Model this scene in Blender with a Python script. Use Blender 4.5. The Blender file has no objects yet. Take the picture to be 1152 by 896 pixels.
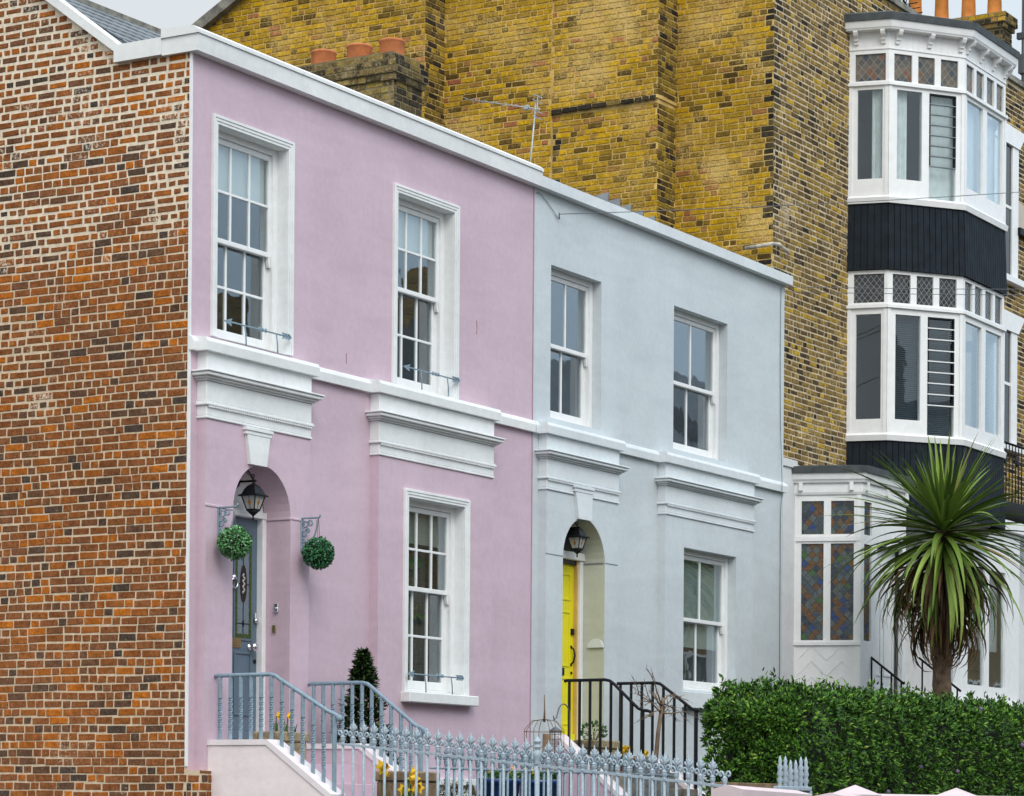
import bpy, math, random
import numpy as np
from mathutils import Vector, Matrix

R = math.radians
scene = bpy.context.scene
COL = scene.collection
rng = random.Random(7)

# ------------------------------------------------------------------ helpers
ORG = {}


def tag(o, label=None, cat=None, group=None, kind=None):
    if label: o['label'] = label
    if cat: o['category'] = cat
    if group: o['group'] = group
    if kind: o['kind'] = kind
    return o


def root(name, label, cat, loc=(0, 0, 0), group=None):
    o = bpy.data.objects.new(name, None)
    COL.objects.link(o)
    o.empty_display_size = 0.3
    o.location = loc
    ORG[o] = Vector(loc)
    return tag(o, label, cat, group)


class MB:
    """collects polygons in world coordinates; build() links them as one mesh object"""

    def __init__(self):
        self.v = []; self.f = []; self.m = []; self.s = []; self.uv = {}

    def face(self, pts, mi=0, smooth=False, uv=None):
        n = len(self.v)
        self.v.extend([tuple(p) for p in pts])
        if uv: self.uv[len(self.f)] = uv
        self.f.append(tuple(range(n, n + len(pts))))
        self.m.append(mi); self.s.append(smooth)

    def mesh(self, verts, faces, mi=0, smooth=False):
        n = len(self.v)
        self.v.extend([tuple(p) for p in verts])
        for f in faces:
            self.f.append(tuple(i + n for i in f)); self.m.append(mi); self.s.append(smooth)

    def box(self, x0, x1, y0, y1, z0, z1, mi=0):
        if x0 > x1: x0, x1 = x1, x0
        if y0 > y1: y0, y1 = y1, y0
        if z0 > z1: z0, z1 = z1, z0
        v = [(x0, y0, z0), (x1, y0, z0), (x1, y1, z0), (x0, y1, z0), (x0, y0, z1), (x1, y0, z1), (x1, y1, z1), (x0, y1, z1)]
        self.mesh(v, [(0, 3, 2, 1), (4, 5, 6, 7), (0, 1, 5, 4), (1, 2, 6, 5), (2, 3, 7, 6), (3, 0, 4, 7)], mi)

    def bbox(self, x0, x1, y0, y1, z0, z1, b=0.004, mi=0):
        """box with chamfered edges"""
        c = [(x0 + x1) / 2, (y0 + y1) / 2, (z0 + z1) / 2]
        h = [abs(x1 - x0) / 2, abs(y1 - y0) / 2, abs(z1 - z0) / 2]
        b = min(b, min(h) * 0.45)
        V = {}; verts = []
        for sx in (-1, 1):
            for sy in (-1, 1):
                for sz in (-1, 1):
                    s = (sx, sy, sz)
                    for a in range(3):
                        p = [c[k] + s[k] * (h[k] - (0 if k == a else b)) for k in range(3)]
                        V[(s, a)] = len(verts); verts.append(p)
        F = []
        for a in range(3):
            o = [k for k in range(3) if k != a]
            for sg in (-1, 1):
                q = []
                for (p, r_) in ((-1, -1), (1, -1), (1, 1), (-1, 1)):
                    s = [0, 0, 0]; s[a] = sg; s[o[0]] = p; s[o[1]] = r_
                    q.append(V[(tuple(s), a)])
                flip = (sg == 1) != (a != 1)
                F.append(tuple(q[::-1]) if flip else tuple(q))
        for a in range(3):      # edges along axis a
            o = [k for k in range(3) if k != a]
            for s1 in (-1, 1):
                for s2 in (-1, 1):
                    sA = [0, 0, 0]; sA[a] = -1; sA[o[0]] = s1; sA[o[1]] = s2
                    sB = list(sA); sB[a] = 1
                    sA = tuple(sA); sB = tuple(sB)
                    F.append((V[(sA, o[0])], V[(sB, o[0])], V[(sB, o[1])], V[(sA, o[1])]))
        for sx in (-1, 1):
            for sy in (-1, 1):
                for sz in (-1, 1):
                    s = (sx, sy, sz)
                    F.append((V[(s, 0)], V[(s, 1)], V[(s, 2)]))
        self.mesh(verts, F, mi)

    def obox(self, O, U, N, u0, u1, n0, n1, z0, z1, mi=0, uvface=False):
        O = Vector(O); U = Vector(U); N = Vector(N)
        P = lambda u, n, z: tuple(O + U * u + N * n + Vector((0, 0, z)))
        v = [P(u0, n0, z0), P(u1, n0, z0), P(u1, n1, z0), P(u0, n1, z0), P(u0, n0, z1), P(u1, n0, z1), P(u1, n1, z1), P(u0, n1, z1)]
        self.mesh(v, [(0, 3, 2, 1), (4, 5, 6, 7), (0, 1, 5, 4), (1, 2, 6, 5), (2, 3, 7, 6), (3, 0, 4, 7)], mi)

    def prism(self, poly, d, mi=0):
        """extrude a planar 3D polygon by vector d"""
        a = [Vector(p) for p in poly]; b = [p + Vector(d) for p in a]
        n = len(a)
        self.mesh(a + b, [tuple(range(n))[::-1], tuple(range(n, 2 * n))] + [(i, (i + 1) % n, n + (i + 1) % n, n + i) for i in range(n)], mi)

    def tube(self, path, r, seg=6, mi=0, cap=True, smooth=True, squash=None):
        P = [Vector(p) for p in path]
        rs = r if isinstance(r, (list, tuple)) else [r] * len(P)
        n0 = len(self.v); prev = None
        for i, p in enumerate(P):
            t = (P[min(i + 1, len(P) - 1)] - P[max(i - 1, 0)]).normalized()
            if prev is None:
                a = t.orthogonal().normalized()
                if abs(t.z) < 0.95:
                    a = t.cross(Vector((0, 0, 1))).normalized()
            else:
                a = (prev - t * prev.dot(t)).normalized()
            prev = a; b = t.cross(a)
            for k in range(seg):
                an = 2 * math.pi * k / seg + (math.pi / 4 if seg == 4 else 0)
                self.v.append(tuple(p + (a * math.cos(an) + b * math.sin(an)) * rs[i]))
        for i in range(len(P) - 1):
            for k in range(seg):
                k2 = (k + 1) % seg
                self.f.append((n0 + i * seg + k, n0 + i * seg + k2, n0 + (i + 1) * seg + k2, n0 + (i + 1) * seg + k))
                self.m.append(mi); self.s.append(smooth and seg > 4)
        if cap:
            self.f.append(tuple(n0 + k for k in range(seg))[::-1]); self.m.append(mi); self.s.append(False)
            e = n0 + (len(P) - 1) * seg
            self.f.append(tuple(e + k for k in range(seg))); self.m.append(mi); self.s.append(False)

    def lathe(self, c, prof, seg=12, mi=0, smooth=True, start=0.0, scale=(1, 1)):
        n0 = len(self.v); cx, cy, cz = c
        for (r, z) in prof:
            for k in range(seg):
                a = start + 2 * math.pi * k / seg
                self.v.append((cx + r * math.cos(a) * scale[0], cy + r * math.sin(a) * scale[1], cz + z))
        for i in range(len(prof) - 1):
            for k in range(seg):
                k2 = (k + 1) % seg
                self.f.append((n0 + i * seg + k, n0 + i * seg + k2, n0 + (i + 1) * seg + k2, n0 + (i + 1) * seg + k))
                self.m.append(mi); self.s.append(smooth)
        self.f.append(tuple(n0 + k for k in range(seg))[::-1]); self.m.append(mi); self.s.append(False)
        e = n0 + (len(prof) - 1) * seg
        self.f.append(tuple(e + k for k in range(seg))); self.m.append(mi); self.s.append(False)

    def ball(self, c, r, seg=10, rings=6, mi=0, sc=(1, 1, 1)):
        prof = []
        n0 = len(self.v)
        for i in range(rings + 1):
            t = math.pi * i / rings
            for k in range(seg):
                a = 2 * math.pi * k / seg
                self.v.append((c[0] + r * sc[0] * math.sin(t) * math.cos(a), c[1] + r * sc[1] * math.sin(t) * math.sin(a), c[2] - r * sc[2] * math.cos(t)))
        for i in range(rings):
            for k in range(seg):
                k2 = (k + 1) % seg
                self.f.append((n0 + i * seg + k, n0 + i * seg + k2, n0 + (i + 1) * seg + k2, n0 + (i + 1) * seg + k)); self.m.append(mi); self.s.append(True)

    def build(self, name, mats, parent=None, loc=None, label=None):
        me = bpy.data.meshes.new(name)
        base = ORG[parent] if parent is not None else Vector(loc or (0, 0, 0))
        V = np.array(self.v, dtype=float).reshape(-1, 3) - np.array(base)
        me.from_pydata(V.tolist(), [], self.f)
        if not isinstance(mats, (list, tuple)): mats = [mats]
        for m in mats: me.materials.append(m)
        me.polygons.foreach_set('material_index', self.m)
        me.polygons.foreach_set('use_smooth', self.s)
        if self.uv:
            L = me.uv_layers.new(name='UVMap')
            for fi, uv in self.uv.items():
                p = me.polygons[fi]
                for k, li in enumerate(p.loop_indices): L.data[li].uv = uv[k]
        me.update()
        o = bpy.data.objects.new(name, me); COL.objects.link(o)
        if parent is not None: o.parent = parent
        else: o.location = base
        ORG[o] = base
        if label: o['label'] = label
        return o


def dup_child(src, parent, loc):
    o = src.copy(); COL.objects.link(o); o.parent = parent; o.location = loc
    return o


# ------------------------------------------------------------------ materials
def newmat(name):
    m = bpy.data.materials.new(name); m.use_nodes = True
    nt = m.node_tree
    return m, nt, nt.nodes, nt.links, nt.nodes['Principled BSDF']


def noise(N, L, scale, detail=4, rough=0.55, coord='Object', vec=None, dist=0.0):
    n = N.new('ShaderNodeTexNoise'); n.inputs['Scale'].default_value = scale
    n.inputs['Detail'].default_value = detail; n.inputs['Roughness'].default_value = rough
    n.inputs['Distortion'].default_value = dist
    if vec is None:
        tc = N.new('ShaderNodeTexCoord'); vec = tc.outputs[coord]
    L.new(vec, n.inputs['Vector'])
    return n


def ramp(N, L, src, stops, interp='LINEAR'):
    r = N.new('ShaderNodeValToRGB'); r.color_ramp.interpolation = interp
    e = r.color_ramp.elements
    while len(e) > 1: e.remove(e[-1])
    e[0].position = stops[0][0]; e[0].color = (*stops[0][1], 1)
    for p, c in stops[1:]:
        q = e.new(p); q.color = (*c, 1)
    L.new(src, r.inputs['Fac'])
    return r


def mix(N, L, fac, a, b, mode='MIX'):
    n = N.new('ShaderNodeMix'); n.data_type = 'RGBA'; n.blend_type = mode
    for s, v in ((n.inputs['Factor'], fac), (n.inputs[6], a), (n.inputs[7], b)):
        if hasattr(v, 'links') or isinstance(v, bpy.types.NodeSocket): L.new(v, s)
        elif isinstance(v, (int, float)): s.default_value = v
        else: s.default_value = (*v, 1)
    return n.outputs[2]


def bump(N, L, P, h, strength=0.3, dist=0.01):
    b = N.new('ShaderNodeBump'); b.inputs['Strength'].default_value = strength; b.inputs['Distance'].default_value = dist
    L.new(h, b.inputs['Height']); L.new(b.outputs['Normal'], P.inputs['Normal'])


def plain(name, col, rough=0.5, metal=0.0, var=0.08, scale=6.0, bmp=0.0, bscale=80, spec=0.5):
    m, nt, N, L, P = newmat(name)
    n = noise(N, L, scale, 5)
    c2 = tuple(max(0, x * (1 - 2 * var)) for x in col); c1 = tuple(min(1, x * (1 + var)) for x in col)
    r = ramp(N, L, n.outputs['Fac'], [(0.3, c2), (0.7, c1)])
    L.new(r.outputs['Color'], P.inputs['Base Color'])
    P.inputs['Roughness'].default_value = rough; P.inputs['Metallic'].default_value = metal
    P.inputs['Specular IOR Level'].default_value = spec
    if bmp:
        n2 = noise(N, L, bscale, 3); bump(N, L, P, n2.outputs['Fac'], bmp, 0.004)
    return m


def stucco(name, col, dirt, amt=0.35):
    """painted render: faint mottling, streaks of dirt, trowel relief"""
    m, nt, N, L, P = newmat(name)
    tc = N.new('ShaderNodeTexCoord')
    n1 = noise(N, L, 0.8, 6, 0.6, vec=tc.outputs['Object'])
    mp = N.new('ShaderNodeMapping'); mp.inputs['Scale'].default_value = (2.2, 2.2, 0.35); L.new(tc.outputs['Object'], mp.inputs['Vector'])
    n2 = noise(N, L, 1.0, 6, 0.65, vec=mp.outputs['Vector'])
    n3 = noise(N, L, 14, 4, 0.6, vec=tc.outputs['Object'])
    a = ramp(N, L, n1.outputs['Fac'], [(0.35, tuple(c * 0.93 for c in col)), (0.65, tuple(min(1, c * 1.03) for c in col))])
    s = ramp(N, L, n2.outputs['Fac'], [(0.56, (0, 0, 0)), (0.80, (amt, amt, amt))])
    c = mix(N, L, s.outputs['Color'], a.outputs['Color'], dirt)
    mp2 = N.new('ShaderNodeMapping'); mp2.inputs['Scale'].default_value = (0.7, 0.7, 3.2); L.new(tc.outputs['Object'], mp2.inputs['Vector'])
    n6 = noise(N, L, 1.1, 6, 0.62, vec=mp2.outputs['Vector'], dist=1.2)
    tr = ramp(N, L, n6.outputs['Fac'], [(0.36, (0.94, 0.935, 0.94)), (0.62, (1.0, 1.0, 1.0))])
    c = mix(N, L, 1.0, c, tr.outputs['Color'], 'MULTIPLY')
    f = ramp(N, L, n3.outputs['Fac'], [(0.35, (0.94, 0.94, 0.94)), (0.65, (1.0, 1.0, 1.0))])
    c = mix(N, L, 1.0, c, f.outputs['Color'], 'MULTIPLY')
    L.new(c, P.inputs['Base Color']); P.inputs['Roughness'].default_value = 0.75
    P.inputs['Specular IOR Level'].default_value = 0.3
    b = noise(N, L, 22, 6, 0.65, vec=tc.outputs['Object'])
    bump(N, L, P, b.outputs['Fac'], 0.22, 0.01)
    return m


def brickmat(name, stops, mortar, smear=(0.60, 0.70), lichen=None, smear_scale=7.0, dark=0.45):
    m, nt, N, L, P = newmat(name)
    g = N.new('ShaderNodeNewGeometry')
    tc = N.new('ShaderNodeTexCoord')
    r = ramp(N, L, g.outputs['Random Per Island'], stops, 'LINEAR')
    n1 = noise(N, L, 34, 7, 0.78, vec=tc.outputs['Object'])
    d = ramp(N, L, n1.outputs['Fac'], [(0.30, (dark, dark, dark)), (0.50, (0.86, 0.86, 0.86)), (0.66, (1.18, 1.16, 1.12))])
    c = mix(N, L, 1.0, r.outputs['Color'], d.outputs['Color'], 'MULTIPLY')
    n8 = noise(N, L, 13, 6, 0.72, vec=tc.outputs['Object'], dist=0.4)
    d8 = ramp(N, L, n8.outputs['Fac'], [(0.34, (0.66, 0.64, 0.62)), (0.56, (1.0, 1.0, 1.0)), (0.72, (1.22, 1.20, 1.16))])
    c = mix(N, L, 1.0, c, d8.outputs['Color'], 'MULTIPLY')
    n9 = noise(N, L, 48, 4, 0.7, vec=tc.outputs['Object'])
    f9 = ramp(N, L, n9.outputs['Fac'], [(0.60, (0, 0, 0)), (0.74, (0.45, 0.45, 0.45))])
    c = mix(N, L, f9.outputs['Color'], c, mortar)
    if lichen:
        n4 = noise(N, L, 11, 5, 0.75, vec=tc.outputs['Object'])
        lf = ramp(N, L, n4.outputs['Fac'], [(lichen[1], (0, 0, 0)), (lichen[1] + 0.1, (lichen[2],) * 3)])
        c = mix(N, L, lf.outputs['Color'], c, lichen[0])
    n7 = noise(N, L, 0.55, 5, 0.62, vec=tc.outputs['Object'], dist=0.5)
    wg = ramp(N, L, n7.outputs['Fac'], [(0.30, (0.76, 0.75, 0.73)), (0.60, (1.10, 1.10, 1.10))])
    c = mix(N, L, 1.0, c, wg.outputs['Color'], 'MULTIPLY')
    n2 = noise(N, L, 1.1, 3, 0.5, vec=tc.outputs['Object'])
    n3 = noise(N, L, smear_scale * 4, 5, 0.75, vec=tc.outputs['Object'])
    mul = N.new('ShaderNodeMath'); mul.operation = 'MULTIPLY_ADD'
    L.new(n3.outputs['Fac'], mul.inputs[0]); mul.inputs[1].default_value = 0.55
    hf = N.new('ShaderNodeMath'); hf.operation = 'MULTIPLY'; L.new(n2.outputs['Fac'], hf.inputs[0]); hf.inputs[1].default_value = 0.55
    L.new(hf.outputs[0], mul.inputs[2])
    sm = ramp(N, L, mul.outputs[0], [(smear[0], (0, 0, 0)), (smear[1], (1, 1, 1))])
    c = mix(N, L, sm.outputs['Color'], c, mortar)
    L.new(c, P.inputs['Base Color']); P.inputs['Roughness'].default_value = 0.9
    P.inputs['Specular IOR Level'].default_value = 0.08
    n5 = noise(N, L, 60, 5, 0.7, vec=tc.outputs['Object'])
    bump(N, L, P, n5.outputs['Fac'], 0.6, 0.008)
    return m


def glassmat(name, f0=0.04, tint=(0.86, 0.90, 0.90)):
    m, nt, N, L, P = newmat(name)
    N.remove(P)
    out = N['Material Output']
    t = N.new('ShaderNodeBsdfTransparent'); t.inputs['Color'].default_value = (*tint, 1)
    g = N.new('ShaderNodeBsdfGlossy'); g.inputs['Roughness'].default_value = 0.012; g.inputs['Color'].default_value = (0.9, 0.95, 1.0, 1)
    fr = N.new('ShaderNodeLayerWeight'); fr.inputs['Blend'].default_value = 0.5
    pw = N.new('ShaderNodeMath'); pw.operation = 'POWER'; L.new(fr.outputs['Facing'], pw.inputs[0]); pw.inputs[1].default_value = 2.6
    ma = N.new('ShaderNodeMath'); ma.operation = 'MULTIPLY_ADD'; L.new(pw.outputs[0], ma.inputs[0]); ma.inputs[1].default_value = 1 - f0; ma.inputs[2].default_value = f0
    mx = N.new('ShaderNodeMixShader')
    n = noise(N, L, 2.6, 2, 0.5)
    b = N.new('ShaderNodeBump'); b.inputs['Strength'].default_value = 0.05; b.inputs['Distance'].default_value = 0.02
    L.new(n.outputs['Fac'], b.inputs['Height'])
    L.new(b.outputs['Normal'], g.inputs['Normal']); L.new(b.outputs['Normal'], fr.inputs['Normal'])
    L.new(ma.outputs[0], mx.inputs['Fac']); L.new(t.outputs[0], mx.inputs[1]); L.new(g.outputs[0], mx.inputs[2])
    L.new(mx.outputs[0], out.inputs['Surface'])
    return m


def stainedmat(name, palette, cell=0.072, lead=0.06, leadcol=(0.03, 0.03, 0.03), aspect=0.86, rough=0.18):
    """leaded diamond quarries, each its own glass colour (UV in metres)"""
    m, nt, N, L, P = newmat(name)
    tc = N.new('ShaderNodeTexCoord')
    mp = N.new('ShaderNodeMapping'); mp.vector_type = 'TEXTURE'
    sc = N.new('ShaderNodeMapping'); sc.inputs['Scale'].default_value = (1 / cell, aspect / cell, 1)
    L.new(tc.outputs['UV'], sc.inputs['Vector'])
    mp.inputs['Rotation'].default_value = (0, 0, R(45)); L.new(sc.outputs['Vector'], mp.inputs['Vector'])
    fl = N.new('ShaderNodeVectorMath'); fl.operation = 'FLOOR'; L.new(mp.outputs['Vector'], fl.inputs[0])
    wn = N.new('ShaderNodeTexWhiteNoise'); L.new(fl.outputs['Vector'], wn.inputs['Vector'])
    r = ramp(N, L, wn.outputs['Value'], palette, 'CONSTANT')
    n = noise(N, L, 30, 3)
    v = ramp(N, L, n.outputs['Fac'], [(0.3, (0.6,) * 3), (0.7, (1.15,) * 3)])
    c = mix(N, L, 1.0, r.outputs['Color'], v.outputs['Color'], 'MULTIPLY')
    fr = N.new('ShaderNodeVectorMath'); fr.operation = 'FRACTION'; L.new(mp.outputs['Vector'], fr.inputs[0])
    sp = N.new('ShaderNodeSeparateXYZ'); L.new(fr.outputs['Vector'], sp.inputs[0])
    mn = N.new('ShaderNodeMath'); mn.operation = 'MINIMUM'; L.new(sp.outputs[0], mn.inputs[0]); L.new(sp.outputs[1], mn.inputs[1])
    lt = N.new('ShaderNodeMath'); lt.operation = 'LESS_THAN'; L.new(mn.outputs[0], lt.inputs[0]); lt.inputs[1].default_value = lead * 1.6
    c = mix(N, L, lt.outputs[0], c, leadcol)
    L.new(c, P.inputs['Base Color']); P.inputs['Roughness'].default_value = rough
    wb = noise(N, L, 25, 2); bump(N, L, P, wb.outputs['Fac'], 0.3, 0.01)
    return m


def leafmat(name, stops, rough=0.45, trans=0.15):
    m, nt, N, L, P = newmat(name)
    g = N.new('ShaderNodeNewGeometry')
    r = ramp(N, L, g.outputs['Random Per Island'], stops)
    L.new(r.outputs['Color'], P.inputs['Base Color'])
    P.inputs['Roughness'].default_value = rough
    P.inputs['Specular IOR Level'].default_value = trans * 1.5
    P.inputs['Subsurface Weight'].default_value = 0.0
    return m


class M: pass


M.pink = stucco('pink_render', (0.595, 0.455, 0.53), (0.42, 0.31, 0.36), 0.28)
M.blue = stucco('blue_render', (0.575, 0.63, 0.655), (0.42, 0.46, 0.475), 0.26)
M.cream = stucco('sage_render', (0.53, 0.555, 0.48), (0.38, 0.39, 0.34), 0.3)
M.white = stucco('white_trim_paint', (0.78, 0.80, 0.80), (0.47, 0.48, 0.46), 0.30)
M.blanc = plain('window_white_paint', (0.78, 0.79, 0.79), 0.4, 0, 0.03, 9, 0.05, 40)
M.bluewhite = stucco('bluish_white_trim_paint', (0.70, 0.75, 0.77), (0.46, 0.49, 0.50), 0.30)
M.stairs = stucco('pale_stair_paint', (0.80, 0.74, 0.76), (0.48, 0.40, 0.42), 0.35)
M.stairs_side = stucco('worn_stair_paint', (0.84, 0.755, 0.76), (0.50, 0.42, 0.44), 0.25)
M.bpaint = stucco('pale_pink_wall_paint', (0.62, 0.52, 0.54), (0.46, 0.38, 0.40), 0.4)
M.whitewall = stucco('white_wall_paint', (0.70, 0.72, 0.73), (0.45, 0.46, 0.44), 0.4)
MORT_R = (0.66, 0.54, 0.39)
RB = [(0, (0.075, 0.06, 0.052)), (0.06, (0.12, 0.075, 0.052)), (0.14, (0.20, 0.092, 0.048)), (0.36, (0.31, 0.118, 0.044)), (0.60, (0.27, 0.098, 0.036)), (0.82, (0.37, 0.128, 0.034)), (0.94, (0.45, 0.14, 0.024)), (1, (0.58, 0.18, 0.022))]
M.red = brickmat('old_red_brick', RB, MORT_R, (0.68, 0.78), ((0.25, 0.20, 0.04), 0.70, 0.5), 9.0, 0.42)
M.redthick = brickmat('old_red_brick_mortar_smeared', RB, (0.76, 0.66, 0.52), (0.58, 0.67), ((0.25, 0.20, 0.04), 0.68, 0.6), 9.0, 0.42)
def repointed(name, old, new, z0):
    m, nt, N, L, P = newmat(name)
    tc = N.new('ShaderNodeTexCoord'); n = noise(N, L, 1.3, 4, 0.6, vec=tc.outputs['Object']); n2 = noise(N, L, 18, 5, 0.6, vec=tc.outputs['Object'])
    sp = N.new('ShaderNodeSeparateXYZ'); L.new(tc.outputs['Object'], sp.inputs[0])
    a = N.new('ShaderNodeMath'); a.operation = 'MULTIPLY_ADD'; L.new(n.outputs['Fac'], a.inputs[0]); a.inputs[1].default_value = 2.6; L.new(sp.outputs['Z'], a.inputs[2])
    mr = N.new('ShaderNodeMapRange'); L.new(a.outputs[0], mr.inputs['Value']); mr.inputs['From Min'].default_value = z0; mr.inputs['From Max'].default_value = z0 + 0.9
    c = mix(N, L, mr.outputs['Result'], old, new)
    v = ramp(N, L, n2.outputs['Fac'], [(0.3, (0.72,) * 3), (0.7, (1.08,) * 3)])
    c = mix(N, L, 1.0, c, v.outputs['Color'], 'MULTIPLY'); L.new(c, P.inputs['Base Color']); P.inputs['Roughness'].default_value = 0.95; P.inputs['Specular IOR Level'].default_value = 0.1
    n3 = noise(N, L, 55, 3, vec=tc.outputs['Object']); bump(N, L, P, n3.outputs['Fac'], 0.8, 0.004)
    return m
M.redmortar = repointed('lime_mortar', (0.66, 0.53, 0.38), (0.80, 0.70, 0.55), 6.1)
MORT_Y = (0.60, 0.43, 0.16)
M.yellow = brickmat('yellow_stock_brick', [(0, (0.09, 0.055, 0.018)), (0.06, (0.17, 0.105, 0.022)), (0.18, (0.32, 0.195, 0.026)), (0.36, (0.45, 0.275, 0.022)), (0.56, (0.54, 0.325, 0.015)), (0.76, (0.64, 0.385, 0.012)), (0.90, (0.42, 0.25, 0.045)), (0.965, (0.40, 0.21, 0.06)), (1, (0.42, 0.15, 0.07))], MORT_Y, (0.56, 0.70), ((0.24, 0.15, 0.022), 0.55, 0.55), 9.0, 0.46)
M.ymortar = plain('yellow_mortar', MORT_Y, 0.95, 0, 0.18, 4, 0.7, 50, 0.1)
M.brown = brickmat('brown_stock_brick', [(0, (0.07, 0.05, 0.03)), (0.14, (0.14, 0.095, 0.045)), (0.40, (0.23, 0.155, 0.06)), (0.70, (0.30, 0.20, 0.06)), (0.90, (0.40, 0.265, 0.055)), (1, (0.56, 0.37, 0.03))], (0.60, 0.49, 0.33), (0.63, 0.75), None, 9.0, 0.50)
M.bmortar = plain('pale_brown_mortar', (0.60, 0.50, 0.34), 0.95, 0, 0.15, 5, 0.7, 50, 0.1)
M.sooty = brickmat('sooty_brick', [(0, (0.025, 0.022, 0.02)), (0.5, (0.06, 0.05, 0.035)), (0.8, (0.13, 0.10, 0.05)), (1, (0.26, 0.19, 0.05))], (0.20, 0.17, 0.11), (0.62, 0.72))
M.sootmortar = plain('sooty_mortar', (0.22, 0.18, 0.10), 0.95, 0, 0.25, 5, 0.7, 50, 0.1)
M.slate = plain('slate', (0.12, 0.14, 0.16), 0.55, 0, 0.2, 3, 0.3, 30)
M.lead = plain('lead_sheet', (0.26, 0.29, 0.31), 0.5, 0.2, 0.15, 5, 0.3, 20)
M.felt = plain('roof_felt', (0.055, 0.065, 0.07), 0.8, 0, 0.2, 9, 0.4, 60)
M.terra = plain('terracotta', (0.52, 0.17, 0.06), 0.8, 0, 0.14, 9, 0.4, 60)
M.orangepot = plain('orange_terracotta', (0.62, 0.22, 0.04), 0.75, 0, 0.18, 5, 0.4, 60)
M.iron = plain('blue_grey_iron_paint', (0.20, 0.285, 0.35), 0.5, 0, 0.10, 25, 0.25, 60)
M.ironpale = plain('pale_blue_grey_iron_paint', (0.33, 0.41, 0.475), 0.55, 0, 0.10, 30, 0.25, 70)
M.black = plain('black_iron_paint', (0.009, 0.010, 0.013), 0.5, 0, 0.1, 20, 0.1, 80, 0.2)
M.gdoor = plain('slate_blue_door_paint', (0.10, 0.15, 0.195), 0.38, 0, 0.04, 6, 0.05, 40)
M.ydoor = plain('yellow_door_paint', (0.76, 0.68, 0.008), 0.42, 0, 0.03, 5, 0.05, 40)
M.glass = glassmat('window_glass')
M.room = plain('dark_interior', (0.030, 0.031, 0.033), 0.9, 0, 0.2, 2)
M.blind = plain('white_blind_cloth', (0.72, 0.72, 0.70), 0.9, 0, 0.03, 4)
M.creamblind = plain('cream_blind_cloth', (0.34, 0.345, 0.30), 0.9, 0, 0.05, 4)
M.curtain = plain('grey_curtain_cloth', (0.13, 0.14, 0.15), 0.9, 0, 0.2, 8)
M.browncurtain = plain('brown_curtain_cloth', (0.13, 0.105, 0.07), 0.9, 0, 0.2, 8)
M.voile = plain('white_voile', (0.88, 0.89, 0.89), 0.9, 0, 0.06, 8)
M.venetian = plain('grey_venetian_blind', (0.075, 0.10, 0.135), 0.6, 0, 0.06, 8)
PAL = [(0, (0.045, 0.068, 0.085)), (0.24, (0.085, 0.11, 0.115)), (0.40, (0.13, 0.058, 0.012)), (0.58, (0.022, 0.032, 0.05)), (0.72, (0.11, 0.075, 0.035)), (0.82, (0.08, 0.105, 0.09)), (0.92, (0.012, 0.045, 0.17)), (0.97, (0.035, 0.11, 0.025))]
M.stained = stainedmat('stained_glass_diamonds', PAL)
M.stainedup = stainedmat('faded_stained_glass', [(0, (0.13, 0.105, 0.075)), (0.34, (0.09, 0.08, 0.065)), (0.6, (0.035, 0.05, 0.065)), (0.78, (0.17, 0.075, 0.035)), (0.9, (0.15, 0.12, 0.09))], 0.078, 0.04, (0.22, 0.22, 0.20), 0.86)
M.leaded = stainedmat('dark_leaded_glass', [(0, (0.012, 0.015, 0.018)), (0.6, (0.03, 0.035, 0.04)), (0.9, (0.015, 0.02, 0.035))], 0.055, 0.045, (0.30, 0.31, 0.29), 0.8, 0.1)
M.greenglass = plain('green_leaded_border', (0.05, 0.085, 0.02), 0.15, 0, 0.35, 40)
M.frosted = plain('frosted_door_glass', (0.155, 0.20, 0.235), 0.3, 0, 0.12, 40)
M.ruby = plain('dark_red_glass', (0.018, 0.010, 0.008), 0.25, 0, 0.2, 30)
M.amber = plain('amber_glass', (0.42, 0.17, 0.02), 0.15, 0, 0.1, 30)
M.lampglass = plain('lantern_frosted_glass', (0.46, 0.47, 0.45), 0.25, 0, 0.1, 20)
M.chrome = plain('polished_chrome', (0.75, 0.76, 0.78), 0.12, 1.0, 0.03)
M.brass = plain('aged_brass', (0.42, 0.33, 0.16), 0.3, 0.9, 0.1)
M.boards = plain('blue_black_boarding', (0.009, 0.015, 0.022), 0.7, 0, 0.25, 6, 0.2, 30, 0.2)
M.hedge = leafmat('hedge_leaf', [(0, (0.008, 0.024, 0.004)), (0.40, (0.024, 0.078, 0.007)), (0.75, (0.060, 0.175, 0.013)), (0.93, (0.125, 0.28, 0.022)), (1, (0.24, 0.36, 0.05))], 0.6, 0.2)
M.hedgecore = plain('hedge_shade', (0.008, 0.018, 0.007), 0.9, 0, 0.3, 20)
M.topiary = leafmat('plastic_topiary_leaf', [(0, (0.010, 0.06, 0.02)), (0.5, (0.032, 0.16, 0.058)), (0.85, (0.07, 0.27, 0.11)), (0.97, (0.08, 0.28, 0.14)), (1, (0.34, 0.45, 0.40))], 0.35)
M.topiarypale = leafmat('flowering_topiary_leaf', [(0, (0.03, 0.10, 0.03)), (0.4, (0.08, 0.24, 0.08)), (0.80, (0.15, 0.37, 0.14)), (0.93, (0.20, 0.42, 0.22)), (1, (0.58, 0.66, 0.56))], 0.4)
M.bay = leafmat('bay_leaf', [(0, (0.006, 0.016, 0.006)), (0.5, (0.018, 0.045, 0.012)), (0.9, (0.05, 0.09, 0.025)), (1, (0.12, 0.15, 0.05))], 0.35)
M.palm = leafmat('palm_leaf', [(0, (0.03, 0.06, 0.012)), (0.4, (0.085, 0.15, 0.022)), (0.8, (0.16, 0.25, 0.04)), (0.95, (0.27, 0.35, 0.085)), (1, (0.26, 0.19, 0.07))], 0.5)
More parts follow.
